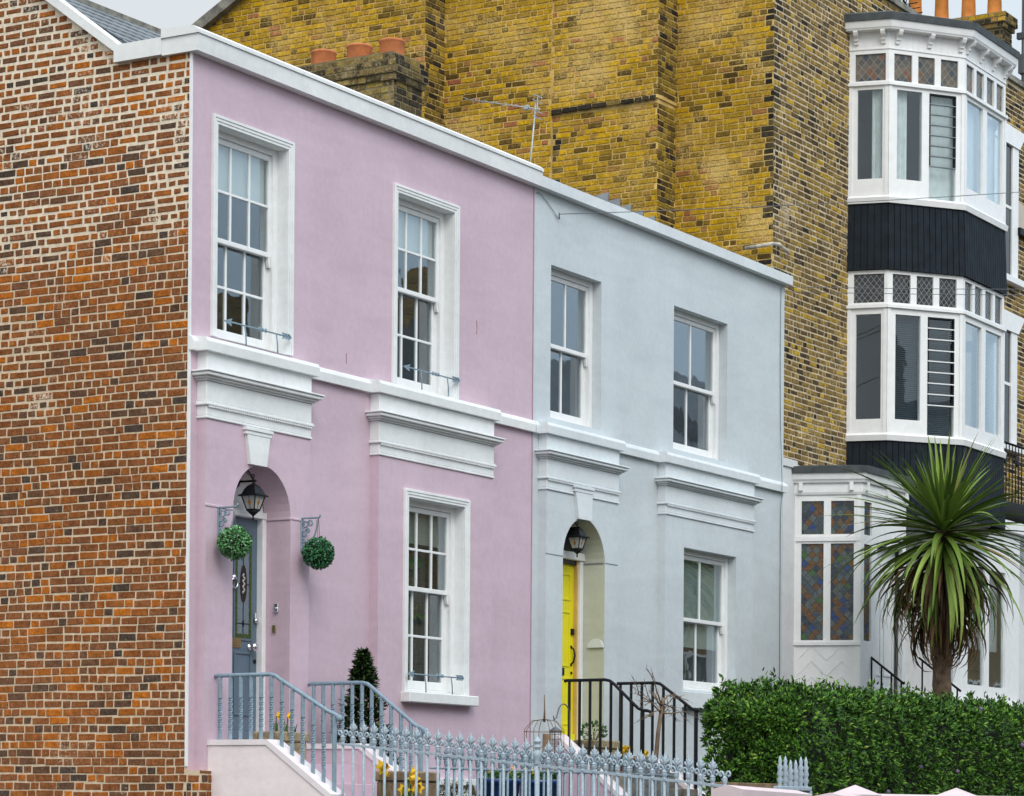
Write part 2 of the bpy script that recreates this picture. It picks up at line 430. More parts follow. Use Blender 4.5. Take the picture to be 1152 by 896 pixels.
M.deadpalm = leafmat('dead_palm_leaf', [(0, (0.022, 0.014, 0.008)), (0.5, (0.065, 0.036, 0.018)), (0.85, (0.13, 0.075, 0.035)), (1, (0.22, 0.14, 0.075))], 0.8)
M.bark = plain('palm_bark', (0.11, 0.072, 0.045), 0.95, 0, 0.3, 14, 0.9, 35)
M.twig = plain('bare_bark', (0.17, 0.115, 0.07), 0.9, 0, 0.25, 14, 0.5, 50)
M.stem = leafmat('flower_leaf', [(0, (0.03, 0.09, 0.02)), (1, (0.09, 0.20, 0.05))])
M.daff = plain('daffodil_yellow', (0.74, 0.48, 0.01), 0.6, 0, 0.06)
M.orangepetal = plain('orange_petal', (0.66, 0.33, 0.08), 0.6, 0, 0.1)
M.drybush = leafmat('dry_shrub_leaf', [(0, (0.05, 0.045, 0.02)), (0.6, (0.11, 0.10, 0.05)), (1, (0.20, 0.18, 0.10))], 0.8)
M.stone = plain('weathered_stone', (0.30, 0.245, 0.145), 0.95, 0, 0.3, 12, 0.9, 30)
M.greystone = plain('grey_stone_coping', (0.21, 0.20, 0.17), 0.9, 0, 0.3, 9, 0.7, 30)
M.wood = plain('weathered_timber', (0.23, 0.155, 0.09), 0.9, 0, 0.25, 7, 0.5, 40)
M.bluepot = plain('cobalt_glazed_pot', (0.012, 0.045, 0.16), 0.2, 0, 0.15, 8)
M.soil = plain('potting_soil', (0.035, 0.025, 0.017), 0.95, 0, 0.3, 30, 0.8, 50)
M.galv = plain('galvanised_metal', (0.42, 0.43, 0.43), 0.45, 0.6, 0.15, 12)
M.cable = plain('grey_cable', (0.10, 0.11, 0.12), 0.6, 0, 0.05)
M.asphalt = plain('asphalt', (0.05, 0.05, 0.052), 0.9, 0, 0.2, 8, 0.6, 60)
M.paving = plain('concrete_paving', (0.17, 0.165, 0.155), 0.9, 0, 0.15, 3, 0.4, 40)
M.earth = plain('garden_earth', (0.05, 0.042, 0.03), 0.95, 0, 0.3, 3, 0.8, 20)
M.beige = plain('beige_sign_board', (0.50, 0.44, 0.36), 0.7, 0, 0.05)


# ------------------------------------------------------------------ construction helpers
def wall_y(mb, y, x0, x1, z0, z1, holes=(), mi=0):
    xs = sorted({x0, x1, *[h[0] for h in holes], *[h[1] for h in holes]}); xs = [x for x in xs if x0 <= x <= x1]
    zs = sorted({z0, z1, *[h[2] for h in holes], *[h[3] for h in holes]}); zs = [z for z in zs if z0 <= z <= z1]
    for a, b in zip(xs, xs[1:]):
        for c, d in zip(zs, zs[1:]):
            mx, mz = (a + b) / 2, (c + d) / 2
            if any(h[0] < mx < h[1] and h[2] < mz < h[3] for h in holes): continue
            mb.face([(a, y, c), (b, y, c), (b, y, d), (a, y, d)], mi)


def reveal(mb, x0, x1, z0, z1, ya, yb, mi=0):
    mb.face([(x0, ya, z0), (x0, ya, z1), (x0, yb, z1), (x0, yb, z0)], mi)
    mb.face([(x1, ya, z0), (x1, yb, z0), (x1, yb, z1), (x1, ya, z1)], mi)
    mb.face([(x0, ya, z1), (x1, ya, z1), (x1, yb, z1), (x0, yb, z1)], mi)
    mb.face([(x0, ya, z0), (x0, yb, z0), (x1, yb, z0), (x1, ya, z0)], mi)


def arch_pier(mb, y, x0, x1, z0, z1, cx, r, spring, base, yb, mi=0, rmi=0, n=20):
    xl, xr = cx - r, cx + r
    mb.face([(x0, y, z0), (xl, y, z0), (xl, y, z1), (x0, y, z1)], mi)
    mb.face([(xr, y, z0), (x1, y, z0), (x1, y, z1), (xr, y, z1)], mi)
    if base > z0: mb.face([(xl, y, z0), (xr, y, z0), (xr, y, base), (xl, y, base)], mi)
    arc = [(cx - r * math.cos(math.pi * i / n), spring + r * math.sin(math.pi * i / n)) for i in range(n + 1)]
    for (a, za), (b, zb) in zip(arc, arc[1:]):
        mb.face([(a, y, za), (b, y, zb), (b, y, z1), (a, y, z1)], mi)
        mb.face([(a, y, za), (a, yb, za), (b, yb, zb), (b, y, zb)], rmi, True)
    mb.face([(xl, y, base), (xl, y, spring), (xl, yb, spring), (xl, yb, base)], rmi)
    mb.face([(xr, y, base), (xr, yb, base), (xr, yb, spring), (xr, y, spring)], rmi)
    return arc


def bricks(mb, O, U, N, W, H, inside=None, ch=0.075, joint=0.011, Ls=0.222, Lh=0.110, hp=0.5, prot=0.008, matfn=None, seed=1, jit=0.003, wav=0.004, mortar_mi=1, plane=True, jf=None):
    """brickwork: every brick its own little block standing proud of the mortar bed"""
    r = random.Random(seed)
    O = Vector(O); U = Vector(U); N = Vector(N)
    P = lambda u, v, n: O + U * u + Vector((0, 0, v)) + N * n
    rows = int(H / ch) + 1
    ph = [r.uniform(0, 6.28) for _ in range(3)]
    for k in range(rows):
        v0 = k * ch; u = -r.uniform(0, 0.2)
        while u < W:
            Lb = (Lh if r.random() < hp else Ls) * r.uniform(0.93, 1.06)
            ue = u + Lb
            j = jf(u, v0, r) if jf else joint * r.uniform(0.8, 1.25)
            a, b = max(u + j / 2, 0.0), min(ue - j / 2, W)
            c, d = v0 + j / 2, min(v0 + ch - j / 2, H)
            u = ue
            if b - a < 0.03 or d - c < 0.03: continue
            if inside and not inside((a + b) / 2, (c + d) / 2): continue
            w = wav * math.sin(a * 2.1 + ph[0] + k * 0.07) + wav * 0.6 * math.sin(a * 5.3 + ph[1] + k)
            J = lambda: r.uniform(-jit, jit)
            pr = prot * r.uniform(0.6, 1.3)
            q = [(a + J(), c + J() + w), (b + J(), c + J() + w), (b + J(), d + J() + w), (a + J(), d + J() + w)]
            back = [P(x, z, -0.004) for x, z in q]
            cx_, cz_ = (a + b) / 2, (c + d) / 2 + w
            ins = 0.006
            fr = []
            for x, z in q:
                fx = x - math.copysign(min(ins, (b - a) / 4), x - cx_); fz = z - math.copysign(min(ins, (d - c) / 4), z - cz_)
                fr.append(P(fx, fz, pr + r.uniform(-0.0015, 0.0015)))
            mi = matfn(cx_, cz_, r) if matfn else 0
            mb.mesh(back + fr, [(4, 5, 6, 7), (0, 1, 5, 4), (1, 2, 6, 5), (2, 3, 7, 6), (3, 0, 4, 7)], mi)


def sheet_curtain(mb, x0, x1, y, z0, z1, amp=0.02, waves=7, mi=0):
    n = max(8, waves * 6); pts = []
    for i in range(n + 1):
        t = i / n; pts.append((x0 + (x1 - x0) * t, y + amp * math.sin(t * waves * 6.283) + amp * 0.4 * math.sin(t * waves * 2.7 + 1)))
    v = []
    for x, yy in pts: v += [(x, yy, z0), (x, yy, z1)]
    mb.mesh(v, [(2 * i, 2 * i + 2, 2 * i + 3, 2 * i + 1) for i in range(n)], mi, True)


def guard_rail(parent, x0, x1, y, z, zs):
    mb = MB()
    s = 0.0
    mb.tube([(x0, y, z), (x1, y, z)], 0.0075, 6)
    ah = x0
    mb.prism([(ah - 0.05, y - 0.006, z), (ah + 0.075, y - 0.006, z + 0.034), (ah + 0.045, y - 0.006, z), (ah + 0.065, y - 0.006, z - 0.034)], (0, 0.012, 0))
    xm = (x0 * 0.45 + x1 * 0.55)
    for dx in (-0.05, 0, 0.05): mb.ball((xm + dx, y, z + 0.004), 0.02, 6, 4, sc=(1, 0.6, 1.1))
    for k in range(3):
        xx = x1 - 0.10 + k * 0.045
        mb.prism([(xx, y - 0.005, z), (xx - 0.035, y - 0.005, z + 0.027), (xx - 0.01, y - 0.005, z + 0.027), (xx + 0.028, y - 0.005, z), (xx - 0.01, y - 0.005, z - 0.027), (xx - 0.035, y - 0.005, z - 0.027)], (0, 0.010, 0))
    for t in (0.27, 0.77):
        xx = x0 + (x1 - x0) * t
        mb.tube([(xx, y, z), (xx + 0.02, y, (z + zs) / 2), (xx + 0.04, y + 0.01, zs)], 0.007, 5)
    return mb.build('guard_rail', M.iron, parent)


def sash_window(house, X0, X1, Z0, Z1, yf, cols, rows, mz, label=None, frame=0.06):
    f = MB()
    f.bbox(X0, X0 + frame, yf, yf + 0.16, Z0, Z1); f.bbox(X1 - frame, X1, yf, yf + 0.16, Z0, Z1)
    f.bbox(X0 + frame, X1 - frame, yf, yf + 0.16, Z1 - frame, Z1)
    f.prism([(X0 + frame, yf - 0.03, Z0), (X0 + frame, yf - 0.03, Z0 + 0.025), (X0 + frame, yf + 0.10, Z0 + 0.05), (X0 + frame, yf + 0.16, Z0 + 0.05), (X0 + frame, yf + 0.16, Z0)], (X1 - X0 - 2 * frame, 0, 0))
    # parting beads
    for xx, s in ((X0 + frame, 1), (X1 - frame, -1)):
        f.box(xx, xx + s * 0.014, yf, yf + 0.022, Z0 + 0.04, Z1 - frame)
        f.box(xx, xx + s * 0.012, yf + 0.062, yf + 0.069, Z0 + 0.04, mz - 0.09)
    win = f.build('window', M.blanc, house, label=label)
    a, b = X0 + frame + 0.003, X1 - frame - 0.003

    def sash(z0, z1, y0, y1, bot, top, st, horn):
        s = MB()
        s.bbox(a, a + st, y0, y1, z0, z1); s.bbox(b - st, b, y0, y1, z0, z1)
        s.bbox(a + st, b - st, y0, y1, z0, z0 + bot); s.bbox(a + st, b - st, y0, y1, z1 - top, z1)
        gx0, gx1, gz0, gz1 = a + st, b - st, z0 + bot, z1 - top
        ym = (y0 + y1) / 2
        for i in range(1, cols):
            x = gx0 + (gx1 - gx0) * i / cols
            s.bbox(x - 0.012, x + 0.012, y0 + 0.006, y1 - 0.004, gz0, gz1, 0.003)
        for i in range(1, rows):
            z = gz0 + (gz1 - gz0) * i / rows
            s.bbox(gx0, gx1, y0 + 0.0075, y1 - 0.0055, z - 0.012, z + 0.012, 0.003)
        if horn:
            for xx, sg in ((a, 1), (b, -1)):
                s.prism([(xx, y0 + 0.003, z0), (xx + sg * 0.045, y0 + 0.003, z0), (xx + sg * 0.042, y0 + 0.003, z0 - 0.05), (xx + sg * 0.03, y0 + 0.003, z0 - 0.09), (xx, y0 + 0.003, z0 - 0.09)], (0, y1 - y0 - 0.006, 0))
        s.build('sash', M.blanc, win)
        p = MB()
        p.box(gx0 - 0.005, gx1 + 0.005, ym - 0.002, ym + 0.002, gz0 - 0.005, gz1 + 0.005)
        p.build('pane', M.glass, win)
    sash(mz - 0.025, Z1 - frame - 0.003, yf + 0.022, yf + 0.060, 0.045, 0.05, 0.05, True)
    sash(Z0 + 0.045, mz + 0.022, yf + 0.069, yf + 0.108, 0.085, 0.04, 0.05, False)
    return win


def hood(house, x0, x1, zb, mat, px=0.0, name='window_hood'):
    """white moulded entablature over a projecting pier (pier face at y=-0.1)"""
    mb = MB()
    def band(z0, z1, p, yb=0.004):
        mb.bbox(x0 - p, x1 + p, -0.1 - p, yb, z0, z1, 0.006)
    band(zb + 0.000, zb + 0.022, 0.016)
    band(zb + 0.0225, zb + 0.115, 0.008)
    band(zb + 0.1155, zb + 0.140, 0.030)
    band(zb + 0.1405, zb + 0.152, 0.020)
    band(zb + 0.1525, zb + 0.335, 0.010)
    band(zb + 0.3355, zb + 0.352, 0.03)
    band(zb + 0.3525, zb + 0.372, 0.055)
    band(zb + 0.3725, zb + 0.405, 0.085)
    band(zb + 0.4055, zb + 0.420, 0.10)
    band(zb + 0.4205, zb + 0.600, 0.010)
    # dentil beads under the small moulding
    n = int((x1 - x0) / 0.032)
    for i in range(n):
        xx = x0 + (i + 0.5) * (x1 - x0) / n
        mb.box(xx - 0.009, xx + 0.009, -0.128, -0.105, zb + 0.099, zb + 0.1155)
    return mb.build(name, mat, house)


# =================================================================== PINK HOUSE
pink = root('pink_house', 'pink rendered two-storey terrace house with white trim and a red brick gable wall', 'house', (0, 0, -0.8))
W1 = (0.37, 1.46, 3.62, 5.53); W2 = (3.32, 4.38, 3.60, 5.50); W3 = (3.40, 4.46, 0.56, 2.49)
GZ = -1.0
mb = MB()
wall_y(mb, 0.0, 0.0, 5.985, GZ, 6.12, [W1, W2, (3.2, 4.7, 0.4, 2.6), (0.45, 1.48, 0, 2.6)])
for w in (W1, W2): reveal(mb, w[0], w[1], w[2], w[3], 0.0, 0.13)
# door pier with its arch
P1 = (0.115, 1.715)
arch_pier(mb, -0.1, P1[0], P1[1], GZ, 3.46, 0.965, 0.445, 2.085, 0.0, 0.20)
for x, s in ((P1[0], 1), (P1[1], -1)):
    q = [(x, 0.0, GZ), (x, -0.1, GZ), (x, -0.1, 3.46), (x, 0.0, 3.46)]
    mb.face(q if s == 1 else q[::-1])
# window pier
P2 = (2.88, 5.02)
wall_y(mb, -0.1, P2[0], P2[1], GZ, 3.46, [W3]); reveal(mb, *W3, -0.1, 0.03)
for x, s in ((P2[0], 1), (P2[1], -1)):
    q = [(x, 0.0, GZ), (x, -0.1, GZ), (x, -0.1, 3.46), (x, 0.0, 3.46)]
    mb.face(q if s == 1 else q[::-1])
# impost string on the door pier
mb.bbox(P1[0] - 0.006, 0.518, -0.108, -0.09, 2.075, 2.098); mb.bbox(1.412, P1[1] + 0.006, -0.108, -0.09, 2.075, 2.098)
mb.bbox(1.398, 1.409, -0.10, 0.19, 2.075, 2.096)
# recess floor
mb.face([(0.52, -0.1, 0.0), (1.41, -0.1, 0.0), (1.41, 0.3, 0.0), (0.52, 0.3, 0.0)])
pwall = mb.build('wall', M.pink, pink)
# party line and a couple of hairline cracks
mb = MB()
mb.box(5.984, 5.998, -0.008, 0.01, GZ, 6.09)
mb.build('party_joint', plain('party_joint_pink', (0.42, 0.27, 0.36), 0.8), pink)
mb = MB()
scar = plain('render_scar', (0.33, 0.16, 0.18), 0.9)
for pth in ([(4.835, -0.001, 4.47), (4.845, -0.001, 4.40), (4.838, -0.001, 4.33)], [(2.45, -0.001, 3.78), (2.452, -0.001, 3.68)]):
    mb = MB(); mb.tube(pth, 0.005, 4); mb.build('wall_scar', scar, pink)
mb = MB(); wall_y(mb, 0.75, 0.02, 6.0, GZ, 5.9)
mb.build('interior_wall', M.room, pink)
# string course, sill bands, coping
mb = MB()
def band_pts(segs, mat, house, name):
    mb = MB()
    for (x0, x1, p) in segs:
        mb.prism([(x0, 0.003, 3.45), (x0, -p, 3.45), (x0, -p - 0.004, 3.53), (x0, -p + 0.012, 3.565), (x0, 0.003, 3.585)], (x1 - x0, 0, 0))
    return mb.build(name, mat, house)
band_pts([(-0.02, 0.045, 0.05), (0.0455, 1.785, 0.155), (1.7855, 2.81, 0.05), (2.8105, 5.09, 0.155), (5.0905, 5.985, 0.05)], M.white, pink, 'string_course')
hood(pink, P1[0], P1[1], 2.855, M.white, name='door_hood'); hood(pink, P2[0], P2[1], 2.845, M.white)
mb = MB()
mb.bbox(0.652, 1.068, -0.150, -0.09, 2.815, 2.845); mb.bbox(0.665, 1.055, -0.140, -0.09, 2.780, 2.8148)
mb.prism([(0.685, -0.135, 2.7795), (0.735, -0.135, 2.515), (0.985, -0.135, 2.515), (1.035, -0.135, 2.7795)], (0, 0.05, 0))
mb.build('keystone', M.white, pink)
mb = MB()
mb.prism([(-0.05, 0.3, 6.085), (-0.05, -0.095, 6.085), (-0.05, -0.105, 6.235), (-0.05, 0.3, 6.235)], (6.05, 0, 0))
mb.prism([(-0.065, 0.3, 6.236), (-0.065, -0.118, 6.236), (-0.065, -0.118, 6.268), (-0.065, -0.06, 6.305), (-0.065, 0.3, 6.325)], (6.068, 0, 0))
# return along the gable and up the rake
mb.prism([(-0.06, 0.301, 6.095), (-0.06, 0.301, 6.250), (-0.06, 0.79, 6.250), (-0.06, 0.84, 6.285), (-0.06, 0.84, 6.095)], (0.33, 0, 0))
mb.prism([(-0.06, 0.8405, 6.195), (-0.06, 0.8405, 6.290), (-0.06, 2.20, 7.270), (-0.06, 2.20, 7.175)], (0.14, 0, 0))
mb.build('coping', M.white, pink)
mb = MB(); mb.box(-0.0095, 0.006, -0.008, 0.02, -0.24, 6.085)
mb.build('corner_strip', M.blanc, pink)

# red brick gable (plane x = 0, runs back along +y)
def gable_in(u, v):
    z = v - 1.2
    if z > 6.08: 
        return u > 0.82 and z < 6.20 + (u - 0.84) * 0.72 - 0.03
    return True
def gthick(u, z):
    t = 0.0
    if z > 5.35: t = 0.8
    if 4.6 < z < 5.4 and u < 0.42: t = 1.0
    if 4.35 < z < 4.95 and u > 0.9: t = 0.75
    if 3.0 < z < 3.9 and u > 1.5: t = 0.6
    return t
def gj(u, v, r):
    t = gthick(u, v - 1.2 + 0.12 * math.sin(u * 5))
    return (0.0088 + 0.013 * t) * r.uniform(0.75, 1.4)
def gm(u, v, r):
    return 2 if r.random() < 0.75 * gthick(u + r.uniform(-.2, .2), v - 1.2 + r.uniform(-.12, .12)) else 0
mb = MB()
bricks(mb, (0, 0, -1.2), (0, 1, 0), (-1, 0, 0), 4.6, 8.4, gable_in, 0.0745, 0.011, 0.212, 0.105, 0.55, 0.006, gm, 11, 0.0032, 0.006, jf=gj)
mb.face([(0, 0, -1.2), (0, 6.2, -1.2), (0, 6.2, 7.2), (0, 2.21, 7.2), (0, 0.84, 6.215), (0, 0.84, 6.11), (0, 0, 6.11)][::-1], 1)
# brick footing that steps out beyond the corner
bricks(mb, (0.0, -0.135, -1.2), (0, 1, 0), (-1, 0, 0), 0.135, 0.93, None, 0.0745, 0.011, 0.14, 0.07, 0.5, 0.008, None, 5, mortar_mi=1)
bricks(mb, (0.0, -0.135, -1.2), (1, 0, 0), (0, -1, 0), 0.19, 0.93, None, 0.0745, 0.011, 0.2, 0.1, 0.5, 0.008, None, 6)
mb.box(0.0, 0.18, -0.135, -0.0005, -1.2, -0.275, 1)
mb.build('gable_wall', [M.red, M.redmortar, M.redthick], pink)
# roof : slate slope with ridge
mb = MB()
mb.prism([(0.10, 0.30, 5.98), (0.10, 2.05, 7.05), (0.10, 2.15, 7.03), (0.10, 0.30, 5.90)], (5.85, 0, 0))
for i in range(46):
    x = 0.12 + i * 0.128
    mb.box(x, x + 0.006, 0, 0, 0, 0) if False else mb.prism([(x, 0.32, 6.00), (x, 2.04, 7.052), (x, 2.04, 7.064), (x, 0.32, 6.012)], (0.05, 0, 0))
for i in range(9):
    t = i / 9; y = 0.34 + t * 1.68; z = 5.985 + (y - 0.30) * 0.6114
    mb.prism([(0.10, y, z + 0.004), (0.10, y, z + 0.022), (0.10, y + 0.15, z + 0.105), (0.10, y + 0.15, z + 0.095)], (5.85, 0, 0))
mb.prism([(0.10, 2.15, 7.03), (0.10, 6.2, 5.9), (0.10, 6.2, 5.8), (0.10, 2.15, 6.93)], (5.85, 0, 0))
roof = mb.build('roof', M.slate, pink)
mb = MB(); mb.prism([(0.09, 2.02, 7.03), (0.09, 2.02, 7.10), (0.09, 2.18, 7.10), (0.09, 2.18, 7.02)], (5.87, 0, 0))
mb.build('ridge', M.greystone, roof)
# chimney stack on the party wall
mb = MB()
sx0, sx1, sy0, sy1 = 5.98, 6.55, 1.80, 3.25
def stack(mb, x0, x1, y0, y1, z0, z1, mi, seed, ch=0.075, mm=1):
    bricks(mb, (x0, y0, z0), (0, 1, 0), (-1, 0, 0), y1 - y0, z1 - z0, None, ch, 0.011, 0.215, 0.105, 0.4, 0.007, (lambda u, v, r: mi), seed)
    bricks(mb, (x0, y0, z0), (1, 0, 0), (0, -1, 0), x1 - x0, z1 - z0, None, ch, 0.011, 0.215, 0.105, 0.4, 0.007, (lambda u, v, r: 2), seed + 1)
    mb.box(x0, x1, y0, y1, z0, z1, mm)
stack(mb, sx0, sx1, sy0, sy1, 5.9, 7.47, 0, 31)
stack(mb, sx0 - 0.03, sx1 + 0.03, sy0 - 0.03, sy1 + 0.03, 7.472, 7.545, 0, 33)
stack(mb, sx0 - 0.055, sx1 + 0.055, sy0 - 0.055, sy1 + 0.055, 7.547, 7.695, 0, 35)
stack(mb, sx0 - 0.02, sx1 + 0.02, sy0 - 0.02, sy1 + 0.02, 7.697, 7.77, 0, 37)
mb.box(sx0 + 0.03, sx1 - 0.03, sy0 + 0.03, sy1 - 0.03, 7.77, 7.80, 1)
M.stackb = brickmat('dark_stock_brick', [(0, (0.05, 0.04, 0.025)), (0.4, (0.14, 0.10, 0.045)), (0.75, (0.24, 0.17, 0.06)), (1, (0.34, 0.25, 0.05))], (0.34, 0.28, 0.17), (0.6, 0.7))
chim = mb.build('chimney', [M.stackb, M.sootmortar, M.sooty], pink)
for y in (2.02, 2.46, 2.95):
    mb = MB(); mb.lathe((6.27, y, 7.78), [(0.138, 0), (0.140, 0.02), (0.142, 0.185), (0.152, 0.195), (0.152, 0.212), (0.140, 0.220), (0.12, 0.220), (0.11, 0.1)], 20)
    mb.build('chimney_pot', M.terra, chim)
# windows
def architrave(win, w, y, sill=True):
    mb = MB()
    x0, x1, z0, z1 = w
    for (o, i, d) in ((0.078, 0.052, 0.030), (0.0515, 0.024, 0.024), (0.0235, -0.002, 0.018)):
        mb.bbox(x0 - o, x0 - i, y - d, y + 0.004, z0, z1 + o, 0.003); mb.bbox(x1 + i, x1 + o, y - d, y + 0.004, z0, z1 + o, 0.003)
        mb.bbox(x0 - i, x1 + i, y - d, y + 0.004, z1 + i, z1 + o, 0.003)
    # painted reveals lining
    mb.box(x0 - 0.002, x0 + 0.004, y, y + 0.125, z0, z1); mb.box(x1 - 0.004, x1 + 0.002, y, y + 0.125, z0, z1)
    mb.box(x0 + 0.0045, x1 - 0.0045, y + 0.001, y + 0.125, z1 - 0.004, z1 + 0.002)
    mb.box(x0 + 0.0045, x1 - 0.0045, y - 0.02, y + 0.125, z0 - 0.002, z0 + 0.004)
    return mb.build('architrave', M.white, win)
ww = sash_window(pink, *W1, 0.11, 3, 2, 4.545); architrave(ww, W1, 0.0)
mb = MB(); mb.box(0.47, 1.36, 0.195, 0.2, 5.02, 5.44); mb.box(0.47, 1.36, 0.19, 0.206, 5.0, 5.02); mb.build('blind', M.blind, ww)
guard_rail(ww, 0.47, 1.45, -0.055, 3.775, 3.60)
ww = sash_window(pink, *W2, 0.11, 3, 2, 4.60); architrave(ww, W2, 0.0)
mb = MB(); mb.box(3.42, 4.28, 0.195, 0.2, 5.05, 5.42); mb.box(3.42, 4.28, 0.19, 0.206, 5.03, 5.05); mb.build('blind', M.blind, ww)
guard_rail(ww, 3.42, 4.42, -0.055, 3.785, 3.60)
ww = sash_window(pink, *W3, 0.01, 3, 2, 1.61); architrave(ww, W3, -0.1)
mb = MB(); mb.bbox(W3[0] - 0.10, W3[1] + 0.15, -0.205, 0.02, 0.455, 0.558, 0.008); mb.build('sill', M.white, ww)
mb = MB(); mb.box(3.48, 4.28, 0.105, 0.11, 2.10, 2.42); mb.box(3.48, 4.28, 0.10, 0.116, 2.07, 2.10); mb.build('blind', M.creamblind, ww)
mb = MB(); sheet_curtain(mb, 3.80, 4.08, 0.30, 0.62, 2.4, 0.025, 6); mb.build('curtain', M.browncurtain, ww)
mb = MB(); sheet_curtain(mb, 4.0, 4.42, 0.36, 0.62, 2.4, 0.03, 7); mb.build('curtain', M.curtain, ww)
mb = MB(); mb.ball((3.78, 0.30, 0.98), 0.09, 10, 6); mb.lathe((3.78, 0.30, 0.66), [(0.05, 0), (0.07, 0.1), (0.04, 0.2), (0.05, 0.24)], 10); mb.build('table_lamp', plain('warm_lamp_ornament', (0.30, 0.17, 0.07), 0.5), ww)
guard_rail(ww, 3.36, 4.35, -0.17, 0.735, 0.56)
# front door
mb = MB()
x0, x1 = 0.522, 1.408
mb.bbox(x0, x0 + 0.06, 0.17, 0.30, 0, 2.085); mb.bbox(x1 - 0.06, x1, 0.17, 0.30, 0, 2.085); mb.bbox(x0, x1, 0.165, 0.30, 2.0855, 2.145)
fr = mb.build('door_frame', M.blanc, pink)
mb = MB()
n = 18; pts = [(0.965 - 0.443 * math.cos(math.pi * i / n), 0.205, 2.085 + 0.443 * math.sin(math.pi * i / n)) for i in range(n + 1)]
mb.prism(pts, (0, 0.05, 0)); mb.build('tympanum', M.white, pink)
mb = MB()
dx0, dx1 = 0.582, 1.348
yd = 0.235
mb.box(dx0, dx1, yd, yd + 0.045, 0.012, 2.083)
def panel(mb, a, b, c, d, y, t=0.012, w=0.02):
    mb.bbox(a, b, y - t, y, c, c + w, 0.004); mb.bbox(a, b, y - t, y, d - w, d, 0.004)
    mb.bbox(a, a + w, y - t, y, c + w, d - w, 0.004); mb.bbox(b - w, b, y - t, y, c + w, d - w, 0.004)
for a, b in ((0.67, 0.94), (0.99, 1.26)):
    panel(mb, a, b, 0.25, 0.84, yd); panel(mb, a - 0.012, b + 0.012, 0.945, 1.942, yd)
mb.bbox(dx0, dx1, yd - 0.02, yd, 0.03, 0.10)
door = mb.build('door', M.gdoor, pink)
for a, b in ((0.68, 0.93), (1.0, 1.25)):
    g = MB(); z0, z1 = 0.957, 1.93; y = yd - 0.003
    g.box(a, b, y - 0.004, y + 0.002, z0, z1, 0)
    for (p, q, r_, s) in ((a, a + 0.036, z0, z1), (b - 0.036, b, z0, z1), (a + 0.036, b - 0.036, z0, z0 + 0.05), (a + 0.036, b - 0.036, z1 - 0.05, z1)):
        g.box(p, q, y - 0.0065, y - 0.003, r_, s, 1)
    c = (a + b) / 2
    oval = [(c + 0.052 * math.cos(t * 6.2832 / 20), y - 0.009, 1.47 + 0.175 * math.sin(t * 6.2832 / 20)) for t in range(20)]
    g.prism(oval, (0, 0.004, 0), 2)
    for k in range(7):
        zz = 1.39 + k * 0.026
        g.ball((c + (0.012 if k % 2 else -0.012), y - 0.011, zz), 0.012, 6, 4, 3, (1, 0.3, 1))
        g.ball((c, y - 0.011, zz + 0.01), 0.011, 6, 4, 3, (1, 0.3, 1))
    g.box(c - 0.004, c + 0.004, y - 0.0075, y - 0.004, z0 + 0.05, 1.295, 4); g.box(c - 0.004, c + 0.004, y - 0.0075, y - 0.004, 1.645, z1 - 0.05, 4)
    g.box(a + 0.036, b - 0.036, y - 0.0072, y - 0.004, 1.098, 1.106, 4); g.box(a + 0.036, b - 0.036, y - 0.0072, y - 0.004, 1.462, 1.47, 4)
    g.prism([(c, y - 0.008, 1.15), (c + 0.018, y - 0.008, 1.102), (c, y - 0.008, 1.055), (c - 0.018, y - 0.008, 1.102)], (0, 0.004, 0), 4)
    g.build('door_glass', [M.frosted, M.greenglass, M.ruby, M.lampglass, M.black], door)
mb = MB(); mb.bbox(0.84, 1.09, yd - 0.014, yd, 0.875, 0.965); mb.bbox(0.87, 1.06, yd - 0.020, yd - 0.0142, 0.895, 0.945); mb.build('letter_plate', M.brass, door)
mb = MB()
def ylathe(mb, c, prof, seg=14):
    n0 = len(mb.v)
    for (r_, d) in prof:
        for k in range(seg):
            t = 6.28318 * k / seg; mb.v.append((c[0] + r_ * math.cos(t), c[1] - d, c[2] + r_ * math.sin(t)))
    for i in range(len(prof) - 1):
        for k in range(seg):
            k2 = (k + 1) % seg; mb.f.append((n0 + i * seg + k, n0 + i * seg + k2, n0 + (i + 1) * seg + k2, n0 + (i + 1) * seg + k)); mb.m.append(0); mb.s.append(True)
ylathe(mb, (1.24, yd, 0.89), [(0.001, 0), (0.035, 0.0), (0.035, 0.008), (0.015, 0.012), (0.015, 0.03), (0.038, 0.045), (0.042, 0.06), (0.03, 0.08), (0.001, 0.085)])
mb.build('door_knob', M.chrome, door)
mb = MB()
ylathe(mb, (0.965, yd, 1.52), [(0.001, 0), (0.03, 0.0), (0.03, 0.02), (0.02, 0.035), (0.001, 0.04)])
mb.tube([(0.965 + 0.045 * math.sin(t), yd - 0.03, 1.47 + 0.05 * math.cos(t)) for t in [i * 0.5236 for i in range(13)]], 0.008, 6)
mb.build('door_knocker', M.chrome, door)
mb = MB(); ylathe(mb, (1.315, yd, 1.14), [(0.001, 0), (0.024, 0), (0.024, 0.03), (0.001, 0.035)]); mb.bbox(1.30, 1.33, yd - 0.02, yd, 1.16, 1.21); mb.build('door_lock', M.chrome, door)
mb = MB(); ylathe(mb, (1.315, yd, 0.76), [(0.001, 0), (0.02, 0), (0.02, 0.01), (0.001, 0.012)]); mb.build('keyhole', M.black, door)
mb = MB(); mb.bbox(1.39, 1.402, 0.05, 0.09, 1.03, 1.10); mb.build('doorbell', M.brass, pink)
mb = MB(); mb.bbox(1.385, 1.402, 0.02, 0.07, 1.22, 1.30); mb.tube([(1.385, 0.045, 1.26), (1.36, 0.035, 1.25)], 0.01, 6); mb.build('wall_hook', M.chrome, pink)


